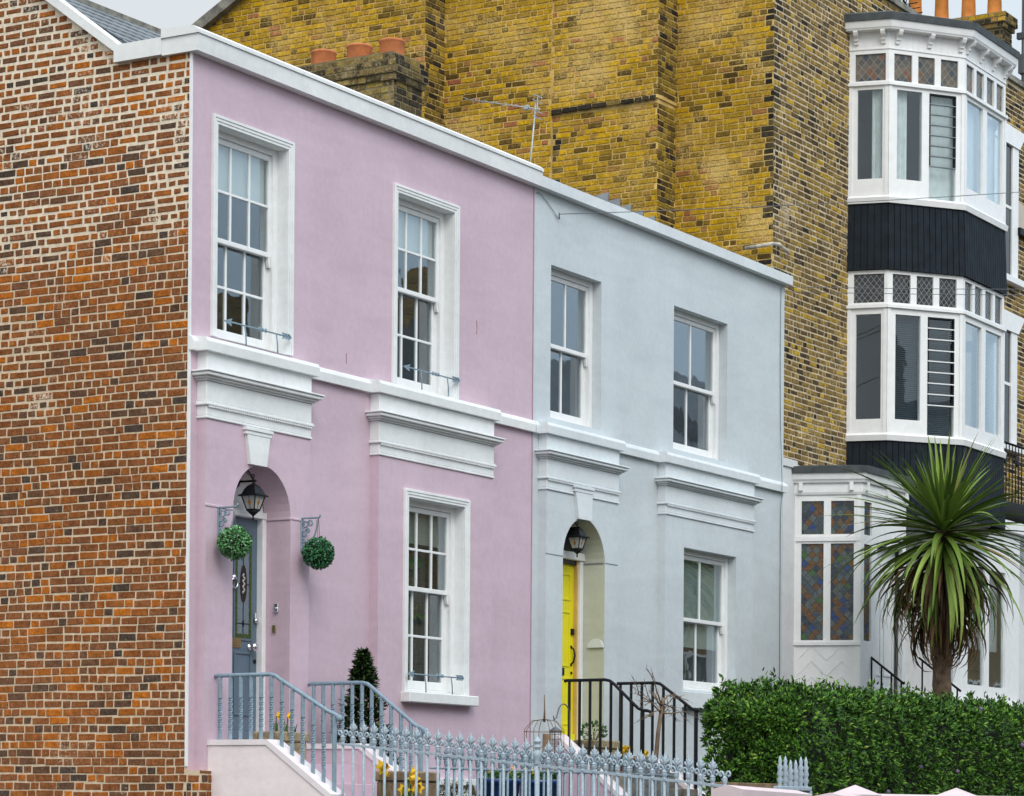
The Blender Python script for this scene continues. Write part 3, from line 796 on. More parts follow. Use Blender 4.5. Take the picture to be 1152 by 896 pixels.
def lantern(house, x, y0, z, proj_, rose_z, name='wall_lantern'):
    """scroll-arm lantern: arm from a rose on the wall, four sided tapering cage"""
    mb = MB(); yl = y0 - proj_
    mb.ball((x, y0 - 0.004, rose_z), 0.075, 14, 8, sc=(0.85, 0.28, 1.0))
    mb.tube([(x, y0 - 0.02, rose_z - 0.02), (x, y0 - proj_ * 0.5, rose_z - 0.022), (x, yl - 0.03, rose_z - 0.022)], 0.011, 6)
    mb.tube([(x, y0 - 0.03 - proj_ * 0.9 * t, rose_z + 0.02 + 0.085 * math.sin(t * 3.1) - 0.05 * t) for t in [i / 10 for i in range(11)]], 0.006, 5)
    for cy, cz, rr in ((y0 - 0.045, rose_z + 0.04, 0.024), (yl + 0.005, rose_z + 0.02, 0.02)):
        mb.tube([(x, cy + rr * math.cos(t) * (1 - t / 12), cz + rr * math.sin(t) * (1 - t / 12)) for t in [i * 0.6 for i in range(11)]], 0.005, 5)
    zt = rose_z - 0.03
    mb.tube([(x, yl, zt), (x, yl, zt - 0.03)], 0.010, 6)
    s4 = math.pi / 4
    mb.lathe((x, yl, z), [(0.02, 0.190), (0.055, 0.172), (0.088, 0.137), (0.108, 0.098), (0.145, 0.084), (0.145, 0.076), (0.1, 0.076)], 4, smooth=False, start=s4)
    mb.lathe((x, yl, z), [(0.062, -0.06), (0.066, -0.045), (0.062, -0.04)], 4, smooth=False, start=s4)
    mb.lathe((x, yl, z), [(0.004, -0.14), (0.010, -0.125), (0.005, -0.115), (0.012, -0.10), (0.03, -0.085), (0.058, -0.06)], 10)
    for k in range(4):
        a = s4 + k * math.pi / 2
        mb.tube([(x + 0.109 * math.cos(a), yl + 0.109 * math.sin(a), z + 0.078), (x + 0.062 * math.cos(a), yl + 0.062 * math.sin(a), z - 0.045)], 0.006, 5)
    L_ = mb.build(name, M.black, house)
    g = MB()
    q = lambda k, r_, zz: (x + r_ * math.cos(s4 + k * math.pi / 2), yl + r_ * math.sin(s4 + k * math.pi / 2), z + zz)
    for k in range(4):
        A, B, C_, D = Vector(q(k, 0.058, -0.042)), Vector(q(k + 1, 0.058, -0.042)), Vector(q(k + 1, 0.104, 0.076)), Vector(q(k, 0.104, 0.076))
        g.face([A, B, C_, D], 0)
        nrm = (B - A).cross(D - A).normalized()
        c = (A + B + C_ + D) / 4 + nrm * 0.002; up_ = ((C_ + D) - (A + B)).normalized(); rt_ = (B - A).normalized()
        g.face([c - up_ * 0.035, c + rt_ * 0.02, c + up_ * 0.035, c - rt_ * 0.02], 1)
        for t in (-1, 1): g.tube([c + up_ * 0.062 * t, c + up_ * 0.035 * t], 0.002, 4, 2)
    g.build('lantern_glass', [M.lampglass, M.amber, M.black], L_)
    return L_


lantern(pink, 0.965, 0.203, 2.175, 0.20, 2.415)


def scroll_bracket(house, x, y, z):
    mb = MB()
    mb.bbox(x - 0.014, x + 0.014, y - 0.012, y, z - 0.30, z + 0.01)
    mb.bbox(x - 0.012, x + 0.012, y - 0.205, y - 0.0125, z - 0.006, z + 0.010)
    mb.tube([(x, y - 0.195, z), (x, y - 0.21, z + 0.012), (x, y - 0.215, z + 0.03)], 0.008, 6)
    mb.tube([(x, y - 0.01 - 0.17 * math.sin(t * 1.57), z - 0.275 + 0.26 * (1 - math.cos(t * 1.57))) for t in [i / 8 for i in range(9)]], 0.008, 6)
    for cy, cz, rr in ((0.045, 0.06, 0.04), (0.035, 0.145, 0.034), (0.10, 0.05, 0.034), (0.028, 0.21, 0.024), (0.075, 0.115, 0.024)):
        mb.tube([(x, y - cy + rr * math.cos(t) * (1 - t / 11), z - cz + rr * math.sin(t) * (1 - t / 11)) for t in [i * 0.62 for i in range(13)]], 0.008, 5)
    return mb.build('hanging_bracket', M.iron, house)


scroll_bracket(pink, 0.30, -0.1, 2.075); scroll_bracket(pink, 1.585, -0.1, 2.10)

# =================================================================== BLUE HOUSE
blue = root('blue_house', 'pale blue rendered terrace house with white bands and a bright yellow arched front door', 'house', (6.0, 0, -0.8))
W4 = (6.375, 7.505, 3.66, 5.32); W5 = (9.265, 10.68, 3.66, 5.345); W6 = (9.37, 10.765, 0.83, 2.505)
mb = MB()
wall_y(mb, 0.0, 6.0, 12.30, GZ, 6.12, [W4, W5, (9.2, 10.9, 0.6, 2.65), (6.4, 7.6, 0, 2.7)])
for w in (W4, W5): reveal(mb, w[0], w[1], w[2], w[3], 0.0, 0.13)
P3 = (6.14, 7.745); P4 = (8.90, 11.235)
arch_pier(mb, -0.1, P3[0], P3[1], GZ, 3.46, 6.975, 0.472, 2.14, 0.16, 0.20, 0, 1)
wall_y(mb, -0.1, P4[0], P4[1], GZ, 3.46, [W6]); reveal(mb, *W6, -0.1, 0.03)
for (a, b) in (P3, P4):
    for x, s in ((a, 1), (b, -1)):
        q = [(x, 0.0, GZ), (x, -0.1, GZ), (x, -0.1, 3.46), (x, 0.0, 3.46)]
        mb.face(q if s == 1 else q[::-1])
mb.face([(12.30, 0, GZ), (12.30, 5, GZ), (12.30, 5, 6.1), (12.30, 0, 6.1)])
mb.face([(6.5, -0.1, 0.16), (7.45, -0.1, 0.16), (7.45, 0.3, 0.16), (6.5, 0.3, 0.16)], 1)
mb.build('wall', [M.blue, M.cream], blue)
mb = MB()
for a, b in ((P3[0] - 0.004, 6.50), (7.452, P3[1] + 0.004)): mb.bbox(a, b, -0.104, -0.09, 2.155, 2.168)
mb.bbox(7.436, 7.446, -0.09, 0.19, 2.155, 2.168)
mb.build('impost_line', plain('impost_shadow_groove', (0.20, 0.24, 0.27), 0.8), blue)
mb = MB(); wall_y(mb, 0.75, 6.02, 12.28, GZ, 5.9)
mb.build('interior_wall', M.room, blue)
band_pts([(6.0, 6.07, 0.05), (6.0705, 7.815, 0.155), (7.8155, 8.83, 0.05), (8.8305, 11.305, 0.155), (11.3055, 12.33, 0.05)], M.bluewhite, blue, 'string_course')
hood(blue, P3[0], P3[1], 2.85, M.bluewhite, name='door_hood'); hood(blue, P4[0], P4[1], 2.85, M.bluewhite)
mb = MB()
mb.bbox(6.68, 7.12, -0.150, -0.09, 2.925, 2.955); mb.bbox(6.70, 7.10, -0.140, -0.09, 2.885, 2.9245)
mb.prism([(6.725, -0.135, 2.884), (6.795, -0.135, 2.595), (7.085, -0.135, 2.595), (7.135 - 0.04, -0.135, 2.884)], (0, 0.05, 0))
mb.build('keystone', M.bluewhite, blue)
mb = MB()
mb.prism([(6.004, 0.3, 6.085), (6.004, -0.095, 6.085), (6.004, -0.10, 6.20), (6.004, 0.0, 6.235), (6.004, 0.3, 6.245)], (6.335, 0, 0))
mb.build('coping', M.bluewhite, blue)
mb = MB()
mb.prism([(6.05, 0.30, 6.05), (6.05, 0.9, 6.535), (6.05, 4.0, 5.9), (6.05, 4.0, 5.7), (6.05, 0.30, 5.9)], (6.2, 0, 0))
roof = mb.build('roof', M.slate, blue)
mb = MB()
for k in range(5):   # stepped lead flashing against the tall flank
    y = 1.62 + k * 0.17; z = 7.02 + k * 0.095
    mb.prism([(11.775, y - 0.02, z - 0.22), (11.775, y - 0.02, z + 0.02), (11.775, y + 0.16, z + 0.0), (11.775, y + 0.17, z - 0.14)], (0.02, 0, 0))
mb.build('flashing', M.lead, roof)


def deep_sill(win, w, y, z0, z1, ex=0.03):
    mb = MB(); mb.prism([(w[0] - ex, y - 0.09, z0), (w[0] - ex, y - 0.09, z1 - 0.03), (w[0] - ex, y + 0.12, z1), (w[0] - ex, y + 0.12, z0)], (w[1] - w[0] + 2 * ex, 0, 0))
    mb.build('sill', M.bluewhite, win)


ww = sash_window(blue, *W4, 0.11, 2, 1, 4.49)
ww = sash_window(blue, *W5, 0.11, 2, 1, 4.49)
ww = sash_window(blue, *W6, 0.01, 2, 1, 1.68); deep_sill(ww, W6, -0.1, 0.62, 0.828)
mb = MB(); mb.box(9.44, 10.66, 0.122, 0.126, 1.36, 2.42)
for k in range(6): mb.box(9.44, 10.66, 0.119, 0.1215, 1.36 + k * 0.2, 1.375 + k * 0.2)
mb.build('blind', plain('pale_roman_blind', (0.52, 0.56, 0.52), 0.9, 0, 0.05, 4), ww)
mb = MB(); sheet_curtain(mb, 10.2, 10.7, 0.30, 0.9, 2.4, 0.03, 6); mb.build('curtain', M.curtain, ww)
# yellow door
mb = MB()
x0, x1 = 6.506, 7.444
mb.bbox(x0, x0 + 0.07, 0.17, 0.30, 0.16, 2.19); mb.bbox(x1 - 0.07, x1, 0.17, 0.30, 0.16, 2.19); mb.bbox(x0, x1, 0.15, 0.30, 2.1905, 2.275)
mb.bbox(x0 + 0.0705, x0 + 0.09, 0.20, 0.30, 0.16, 2.19, mi=1); mb.bbox(x1 - 0.09, x1 - 0.0705, 0.20, 0.30, 0.16, 2.19, mi=1)
mb.build('door_frame', [M.blanc, plain('ochre_door_stop', (0.60, 0.38, 0.12), 0.5)], blue)
mb = MB()
pts = [(6.975 - 0.47 * math.cos(math.pi * i / 18), 0.215, 2.14 + 0.47 * math.sin(math.pi * i / 18)) for i in range(19)]
mb.prism(pts, (0, 0.01, 0)); mb.build('fanlight', plain('dark_fanlight_glass', (0.012, 0.014, 0.016), 0.08), blue)
mb = MB()
dx0, dx1, yd = 6.597, 7.353, 0.245
mb.box(dx0, dx1, yd, yd + 0.045, 0.172, 2.188)
for a, b in ((6.68, 6.93), (7.02, 7.27)):
    for c, d in ((0.35, 0.88), (1.0, 1.62), (1.74, 2.04)): panel(mb, a, b, c, d, yd, 0.010, 0.022)
mb.bbox(dx0, dx1, yd - 0.03, yd, 0.175, 0.25)
ydoor = mb.build('door', M.ydoor, blue)
mb = MB(); mb.tube([(7.30, yd - 0.006, 1.22), (7.30, yd - 0.035, 1.20), (7.315, yd - 0.045, 1.13), (7.30, yd - 0.035, 1.06), (7.30, yd - 0.006, 1.03)], 0.010, 6)
mb.bbox(7.285, 7.315, yd - 0.01, yd, 1.21, 1.24); mb.bbox(7.285, 7.315, yd - 0.01, yd, 1.01, 1.04); mb.build('door_handle', M.black, ydoor)
mb = MB(); mb.bbox(7.285, 7.345, yd - 0.02, yd, 1.36, 1.43); mb.bbox(7.29, 7.32, yd - 0.012, yd, 0.92, 0.95); mb.build('door_lock', M.black, ydoor)
mb = MB(); mb.bbox(6.86, 7.14, yd - 0.012, yd, 0.90, 0.985); mb.bbox(6.88, 7.12, yd - 0.018, yd - 0.0125, 0.92, 0.965); mb.build('letter_plate', M.black, ydoor)
lantern(blue, 6.975, 0.19, 2.33, 0.20, 2.54)
mb = MB(); mb.prism([(7.44, 0.0 + 0.10 * math.cos(t), 1.22 + 0.10 * math.sin(t)) for t in [i * 0.35 for i in range(10)]], (-0.02, 0, 0)); mb.build('wall_plate', M.bluewhite, blue)
# cable on the blue front
mb = MB()
mb.tube([(6.03, -0.012, 6.03), (6.10, -0.012, 6.04), (6.25, -0.012, 5.98), (6.40, -0.012, 5.90), (6.49, -0.014, 5.84)], 0.0035, 5)
mb.tube([(6.49, -0.03, 5.90), (6.49, -0.03, 5.83)], 0.008, 5)
mb.tube([(12.17, -0.012, 6.05), (12.16, -0.012, 5.2), (12.18, -0.012, 4.3), (12.12, -0.07, 3.5), (12.2, -0.012, 3.2), (12.21, -0.012, 0.5)], 0.004, 5)
mb.build('wall_cable', M.cable, blue)

# =================================================================== TALL YELLOW BRICK HOUSE
tall = root('tall_brick_house', 'tall yellow stock brick house behind with stacked white bay windows and dark boarding', 'house', (12.3, 0.17, -0.8))
YF = 0.17
mb = MB()


def soot_edge(x_dark0, x_dark1, p, base):
    return lambda u, v, r: (2 if (x_dark0 < u < x_dark1 and r.random() < p) else base)


# flank, front slice A (x = 12.30)
def A_m(u, v, r):
    if u < 0.10: return 2 if r.random() < 0.8 else 0
    if v < 0.45 and r.random() < 0.35: return 2
    return 0
bricks(mb, (12.30, YF, 6.0), (0, 1, 0), (-1, 0, 0), 1.42, 4.75, None, 0.0745, 0.011, 0.215, 0.105, 0.5, 0.007, A_m, 41)
mb.box(12.303, 12.6, YF + 0.003, 1.6, -1.0, 10.7, 1)
# chimney breast B (x = 11.80)
bricks(mb, (11.80, 1.58, 5.9), (0, 1, 0), (-1, 0, 0), 1.55, 2.63, None, 0.0745, 0.011, 0.215, 0.105, 0.5, 0.007, (lambda u, v, r: 2 if u > 1.45 and r.random() < 0.6 else 0), 43)
bricks(mb, (11.77, 1.56, 8.60), (0, 1, 0), (-1, 0, 0), 1.57, 3.9, None, 0.0745, 0.011, 0.215, 0.105, 0.5, 0.007, None, 44)
bricks(mb, (11.76, 1.55, 8.525), (0, 1, 0), (-1, 0, 0), 1.59, 0.075, None, 0.0745, 0.011, 0.215, 0.105, 0.5, 0.01, (lambda u, v, r: 2), 45)
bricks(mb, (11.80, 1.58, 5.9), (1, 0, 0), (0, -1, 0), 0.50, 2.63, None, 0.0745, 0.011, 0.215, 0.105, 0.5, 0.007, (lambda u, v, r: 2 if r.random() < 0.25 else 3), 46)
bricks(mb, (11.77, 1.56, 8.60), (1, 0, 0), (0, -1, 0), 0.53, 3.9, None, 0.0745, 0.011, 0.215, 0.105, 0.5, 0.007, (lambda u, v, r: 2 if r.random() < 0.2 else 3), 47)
mb.box(11.803, 12.7, 1.583, 3.2, -1.0, 8.56, 1); mb.box(11.773, 12.7, 1.563, 3.2, 8.561, 12.5, 1)
# C (x = 11.745)
bricks(mb, (11.745, 3.13, 5.9), (0, 1, 0), (-1, 0, 0), 1.66, 6.3, None, 0.0745, 0.011, 0.215, 0.105, 0.5, 0.007, None, 48)
mb.box(11.748, 12.7, 3.132, 4.9, -1.0, 12.3, 1)
# D (x = 11.26) with its raking top
def D_in(u, v): return v + 5.9 < 10.33 + (8.37 - (u + 4.79)) * 0.52
bricks(mb, (11.26, 4.79, 5.9), (0, 1, 0), (-1, 0, 0), 5.2, 6.4, D_in, 0.0745, 0.011, 0.215, 0.105, 0.5, 0.007, None, 49)
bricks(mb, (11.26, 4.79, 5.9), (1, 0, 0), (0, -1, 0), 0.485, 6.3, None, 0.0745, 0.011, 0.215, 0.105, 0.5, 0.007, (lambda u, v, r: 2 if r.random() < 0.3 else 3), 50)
mb.prism([(11.263, 4.793, -1), (11.263, 10.0, -1), (11.263, 10.0, 9.47), (11.263, 4.793, 12.18)], (1.2, 0, 0), 1)
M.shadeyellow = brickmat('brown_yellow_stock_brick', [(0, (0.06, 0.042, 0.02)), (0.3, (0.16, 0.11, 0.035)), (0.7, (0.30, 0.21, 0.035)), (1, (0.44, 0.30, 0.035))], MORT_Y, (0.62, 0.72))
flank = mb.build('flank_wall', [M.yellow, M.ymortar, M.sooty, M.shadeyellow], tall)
mb = MB(); mb.prism([(11.14, 10.1, 9.37), (11.14, 10.1, 9.53), (11.14, 4.7, 12.34), (11.14, 4.7, 12.18)], (0.5, 0, 0)); mb.build('gable_coping', M.greystone, tall)
# front wall
mb = MB()
bricks(mb, (12.30, YF, 3.9), (1, 0, 0), (0, -1, 0), 2.75, 6.75, None, 0.0745, 0.0145, 0.215, 0.105, 0.55, 0.007, (lambda u, v, r: 1 if r.random() < (0.75 if u < 0.16 else 0.06) else 0), 51, mortar_mi=2)
bricks(mb, (15.05, YF, 10.05), (1, 0, 0), (0, -1, 0), 5.0, 0.6, None, 0.0745, 0.0145, 0.215, 0.105, 0.55, 0.007, (lambda u, v, r: 1 if r.random() < 0.2 else 0), 52)
bricks(mb, (19.2, YF, 3.9), (1, 0, 0), (0, -1, 0), 5.3, 6.7, (lambda u, v: not (0.9 < u < 1.75 and (3.75 < v < 6.0 or 1.2 < v < 3.1)) and not (v > 6.15 and u < 0.85)), 0.0745, 0.0145, 0.215, 0.105, 0.55, 0.007, (lambda u, v, r: 1 if r.random() < 0.3 else 0), 53)
wall_y(mb, YF, 12.30, 26.0, -1.0, 10.66, [], 2)
mb.face([(26.0, YF, -1), (26.0, 9, -1), (26.0, 9, 10.6), (26.0, YF, 10.6)], 2)
mb.build('front_wall', [M.brown, M.sooty, M.bmortar], tall)
mb = MB()
mb.bbox(12.25, 26.05, YF - 0.05, YF + 0.35, 10.661, 10.75); mb.build('parapet_coping', M.greystone, tall)
mb = MB(); mb.prism([(12.4, 0.5, 10.4), (12.4, 4.8, 12.1), (12.4, 9.9, 9.5), (12.4, 9.9, 9.2), (12.4, 0.5, 10.2)], (13.5, 0, 0)); mb.build('roof', M.slate, tall)
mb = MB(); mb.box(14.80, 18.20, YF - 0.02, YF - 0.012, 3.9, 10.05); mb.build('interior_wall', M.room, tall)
# white painted ground floor face
mb = MB(); mb.box(12.31, 26.0, YF - 0.03, YF - 0.010, -1.0, 3.895)
mb.bbox(12.31, 12.98, YF - 0.055, YF - 0.0305, 3.84, 3.94); mb.build('white_ground_floor', M.whitewall, tall)
# little overflow pipe on the flank corner
mb = MB(); mb.tube([(12.22, 0.52, 6.60), (12.22, 0.13, 6.62), (12.34, 0.10, 6.63), (12.62, 0.09, 6.56)], 0.022, 8); mb.build('overflow_pipe', plain('grey_white_pipe', (0.50, 0.47, 0.42), 0.5, 0, 0.25, 14), tall)

# ---- bay windows
def off(P, Q, d=0.0):
    u = (Vector((Q[0], Q[1], 0)) - Vector((P[0], P[1], 0))); L_ = u.length; u.normalize()
    return Vector((P[0], P[1], 0)), u, Vector((u.y, -u.x, 0)), L_
B0, B1, B2, B3 = (14.64, YF), (14.783, -0.348), (15.720, -1.054), (17.283, -1.054)
B4 = (18.22, -0.348); B5 = (18.363, YF)
BAY = [B0, B1, B2, B3, B4, B5]
def ring(poly, d):
    """outline grown outward by d (ends stay on the wall)"""
    out = []
    n = len(poly)
    for i, p in enumerate(poly):
        if i == 0: _, u, nn, _l = off(poly[0], poly[1]); out.append((p[0] + nn.x * d / max(.3, abs(nn.x)), p[1])); continue
        if i == n - 1: _, u, nn, _l = off(poly[n - 2], poly[n - 1]); out.append((p[0] + nn.x * d / max(.3, abs(nn.x)), p[1])); continue
        _, u1, n1, _l = off(poly[i - 1], p); _, u2, n2, _l = off(p, poly[i + 1])
        b = (n1 + n2).normalized(); k = d / max(0.3, b.dot(n1)); out.append((p[0] + b.x * k, p[1] + b.y * k))
    return out
def slab(mb, poly, z0, z1, d0=0.0, d1=None, mi=0):
    d1 = d0 if d1 is None else d1
    a = ring(poly, d0); b = ring(poly, d1); n = len(a)
    v = [(x, y, z0) for x, y in a] + [(x, y, z1) for x, y in b]
    f = [tuple(range(n))[::-1], tuple(range(n, 2 * n))] + [(i, (i + 1) % n, n + (i + 1) % n, n + i) for i in range(n)]
    mb.mesh(v, f, mi)
def wallring(mb, poly, z0, z1, d0, d1, mi=0):
    """thin shell: faces of the outline only, outer offset d0 bottom, d1 top"""
    a = ring(poly, d0); b = ring(poly, d1)
    for i in range(len(a) - 1):
        mb.face([(a[i][0], a[i][1], z0), (a[i + 1][0], a[i + 1][1], z0), (b[i + 1][0], b[i + 1][1], z1), (b[i][0], b[i][1], z1)], mi)


def facet_open(mb, P, Q, z0, z1, opens, t=0.07, mi=0):
    """solid timber facet with rectangular openings given as (u0,u1,z0,z1) in metres along the facet"""
    O, U, Nn, L_ = off(P, Q)
    us = sorted({0.0, L_, *[o[0] for o in opens], *[o[1] for o in opens]}); zs = sorted({z0, z1, *[o[2] for o in opens], *[o[3] for o in opens]})
    Pt = lambda u, n, z: tuple(O + U * u + Nn * n + Vector((0, 0, z)))
    for a, b in zip(us, us[1:]):
        for c, d in zip(zs, zs[1:]):
            if any(o[0] < (a + b) / 2 < o[1] and o[2] < (c + d) / 2 < o[3] for o in opens): continue
            mb.face([Pt(a, 0, c), Pt(b, 0, c), Pt(b, 0, d), Pt(a, 0, d)], mi)
    for (a, b, c, d) in opens:
        mb.face([Pt(a, 0, c), Pt(a, 0, d), Pt(a, -t, d), Pt(a, -t, c)], mi); mb.face([Pt(b, 0, c), Pt(b, -t, c), Pt(b, -t, d), Pt(b, 0, d)], mi)
        mb.face([Pt(a, 0, d), Pt(b, 0, d), Pt(b, -t, d), Pt(a, -t, d)], mi); mb.face([Pt(a, 0, c), Pt(a, -t, c), Pt(b, -t, c), Pt(b, 0, c)], mi)


def facet_pane(parent, P, Q, o, mat, n=-0.03, name='pane', label=None):
    O, U, Nn, L_ = off(P, Q)
    Pt = lambda u, z, d=n: tuple(O + U * u + Nn * d + Vector((0, 0, z)))
    a, b, c, d = o[0] - 0.004, o[1] + 0.004, o[2] - 0.004, o[3] + 0.004
    mb = MB(); mb.face([Pt(a, c), Pt(b, c), Pt(b, d), Pt(a, d)], 0, False, [(a, c), (b, c), (b, d), (a, d)])
    mb.face([Pt(a, c, n - 0.006), Pt(a, d, n - 0.006), Pt(b, d, n - 0.006), Pt(b, c, n - 0.006)], 0, False, [(a, c), (a, d), (b, d), (b, c)])
    return mb.build(name, mat, parent, label=label)


def facet_cloth(parent, P, Q, u0, u1, z0, z1, n, mat, name, amp=0.015, waves=5):
    O, U, Nn, L_ = off(P, Q); mb = MB(); k = max(6, waves * 6); v = []
    for i in range(k + 1):
        t = i / k; d = n + amp * math.sin(t * waves * 6.283); p = O + U * (u0 + (u1 - u0) * t) + Nn * d
        v += [(p.x, p.y, z0), (p.x, p.y, z1)]
    mb.mesh(v, [(2 * i, 2 * i + 2, 2 * i + 3, 2 * i + 1) for i in range(k)], 0, True)
    return mb.build(name, mat, parent)


def louvre(parent, P, Q, o, n_, frm, gl, zlow, style):
    O, U, Nn, L_ = off(P, Q); mb = MB()
    z = o[3]; h = (o[3] - zlow) / n_
    for k in range(n_):
        zz = o[3] - (k + 1) * h
        mb.obox(O, U, Nn, o[0], o[1], -0.035, 0.006, zz - (0.004 if style else 0.007), zz + (0.004 if style else 0.007), 0)
    for u in (o[0], o[1] - 0.02): mb.obox(O, U, Nn, u, u + 0.02, -0.04, 0.004, zlow, o[3], 1)
    mb.obox(O, U, Nn, o[0], o[1], -0.04, 0.004, o[3] - 0.02, o[3], 1)
    mb.build('louvre', [frm, M.black], parent)


def make_bay(z, upper):
    """z: sill, pane bottom, pane top, bar, light bottom, light top, head"""
    zs_, pb, pt, zbar, lb, lt, zh = z
    mb = MB(); panes = []
    fac = [(B0, B1), (B1, B2), (B2, B3), (B3, B4), (B4, B5)]
    spec = []
    for i, (P, Q) in enumerate(fac):
        L_ = off(P, Q)[3]; op = []
        if i in (0, 4):
            tr = [(0.16, 0.92)]; pn = [(0.22, 0.85)]
        elif i in (1, 3):
            tr = [(0.07, 0.305), (0.385, 0.605), (0.685, 0.915)]; pn = [(0.11, 0.44), (0.535, 0.89)]
        else:
            tr = [(0.05, 0.225), (0.285, 0.465), (0.535, 0.715), (0.775, 0.95)]; pn = [(0.07, 0.45), (0.55, 0.93)]
        T = [(a * L_, b * L_, lb, lt) for a, b in tr]
        Pn = [(a * L_, b * L_, (pb - 0.33 if (i == 1 and k == 1) else pb), pt) for k, (a, b) in enumerate(pn)]
        facet_open(mb, P, Q, zs_, zh, T + Pn)
        spec.append((P, Q, T, Pn, L_))
    # rails and posts standing proud
    for (P, Q, T, Pn, L_) in spec:
        O, U, Nn, _ = off(P, Q)
        mb.obox(O, U, Nn, -0.01, L_ + 0.01, 0.0, 0.035, zbar - 0.03, zbar + 0.012)
        mb.obox(O, U, Nn, 0.0, 0.05, 0.0, 0.014, zs_, zbar - 0.031); mb.obox(O, U, Nn, L_ - 0.05, L_, 0.0, 0.014, zs_, zbar - 0.031)
    slab(mb, BAY, zs_ - 0.075, zs_ - 0.001, 0.035, 0.05)
    slab(mb, BAY, zs_, zs_ + 0.03, 0.045, 0.012)
    win = mb.build('bay_window', M.blanc, tall, label='upper bay with white curtains' if upper else 'lower bay with grey blinds')
    for i, (P, Q, T, Pn, L_) in enumerate(spec):
        if i > 2: continue
        for k, o in enumerate(T): facet_pane(win, P, Q, o, M.stainedup if upper else M.leaded, name='top_light')
        for k, o in enumerate(Pn): facet_pane(win, P, Q, o, M.glass)
    mb = MB(); slab(mb, BAY, zs_ - 0.02, zs_ - 0.0005, -0.02); mb.build('bay_floor', M.room, win)
    P, Q, T, Pn, L_ = spec[1]
    louvre(win, P, Q, Pn[1], 8 if not upper else 7, M.blanc if not upper else M.lead, None, pb + 0.22, upper)
    if upper:
        P, Q, T, Pn, L_ = spec[0]; facet_cloth(win, P, Q, Pn[0][0] + 0.18, Pn[0][1] + 0.05, pb - 0.05, pt + 0.02, -0.12, M.voile, 'curtain', 0.012, 4)
        P, Q, T, Pn, L_ = spec[1]
        facet_cloth(win, P, Q, Pn[0][0] - 0.05, Pn[0][0] + 0.22, pb - 0.05, pt + 0.02, -0.12, M.voile, 'curtain', 0.014, 4)
        facet_cloth(win, P, Q, Pn[1][0] + 0.0, Pn[1][1] + 0.05, pb - 0.35, pt + 0.02, -0.13, M.voile, 'curtain', 0.006, 4)
        P, Q, T, Pn, L_ = spec[2]; facet_cloth(win, P, Q, 0.03, L_ - 0.03, pb - 0.05, pt + 0.02, -0.15, M.voile, 'curtain', 0.012, 14)
    else:
        for i in (1, 2):
            P, Q, T, Pn, L_ = spec[i]; mbv = MB(); O, U, Nn, _ = off(P, Q)
            k = 0; zz = pb - 0.33
            while zz < pt + 0.01:
                a = O + U * 0.04 - Nn * 0.11; b = O + U * (L_ - 0.04) - Nn * 0.11; c = b - Nn * 0.022; d = a - Nn * 0.022
                mbv.face([(a.x, a.y, zz), (b.x, b.y, zz), (c.x, c.y, zz + 0.024), (d.x, d.y, zz + 0.024)]); zz += 0.028
            mbv.build('venetian_blind', M.venetian if i == 1 else plain('pale_venetian_blind', (0.34, 0.39, 0.43), 0.6), win)
    return win, spec


bw, spec = make_bay((7.66, 7.92, 9.12, 9.20, 9.235, 9.60, 9.672), True)
# frieze, brackets, cornice, felt roof
mb = MB(); wallring(mb, BAY, 9.672, 9.90, 0.004, 0.004)
slab(mb, BAY, 9.655, 9.672, 0.012)
for (P, Q, T, Pn, L_) in spec:   # matchboard joints
    O, U, Nn, _ = off(P, Q)
    n = int(L_ / 0.09)
    for k in range(1, n): mb.obox(O, U, Nn, k * L_ / n - 0.003, k * L_ / n + 0.003, 0.0045, 0.0075, 9.68, 9.89)
mb.build('frieze', M.blanc, bw)
for i, (P, Q, T, Pn, L_) in enumerate(spec):
    O, U, Nn, _ = off(P, Q)
    for t in ((0.18, 0.86) if i in (0, 4) else (0.10, 0.52, 0.94) if i in (1, 3) else (0.05, 0.36, 0.66, 0.95)):
        u = t * L_
        prof = [(0.004, 9.72), (0.03, 9.725), (0.035, 9.755), (0.055, 9.77), (0.06, 9.80), (0.11, 9.83), (0.13, 9.87), (0.13, 9.889), (0.004, 9.889)]
        mb = MB(); mb.prism([tuple(O + U * (u - 0.03) + Nn * d + Vector((0, 0, z_))) for d, z_ in prof], tuple(U * 0.06))
        mb.build('bracket', M.blanc, bw)
mb = MB(); slab(mb, BAY, 9.89, 9.915, 0.13, 0.14); slab(mb, BAY, 9.9155, 10.005, 0.145, 0.165); mb.build('cornice', M.blanc, bw)
mb = MB(); slab(mb, BAY, 10.0055, 10.10, 0.18, 0.185); slab(mb, BAY, 10.1005, 10.16, 0.18, 0.02); mb.build('bay_roof', M.felt, bw)
lw, spec2 = make_bay((4.47, 4.69, 6.10, 6.21, 6.255, 6.64, 6.69), False)
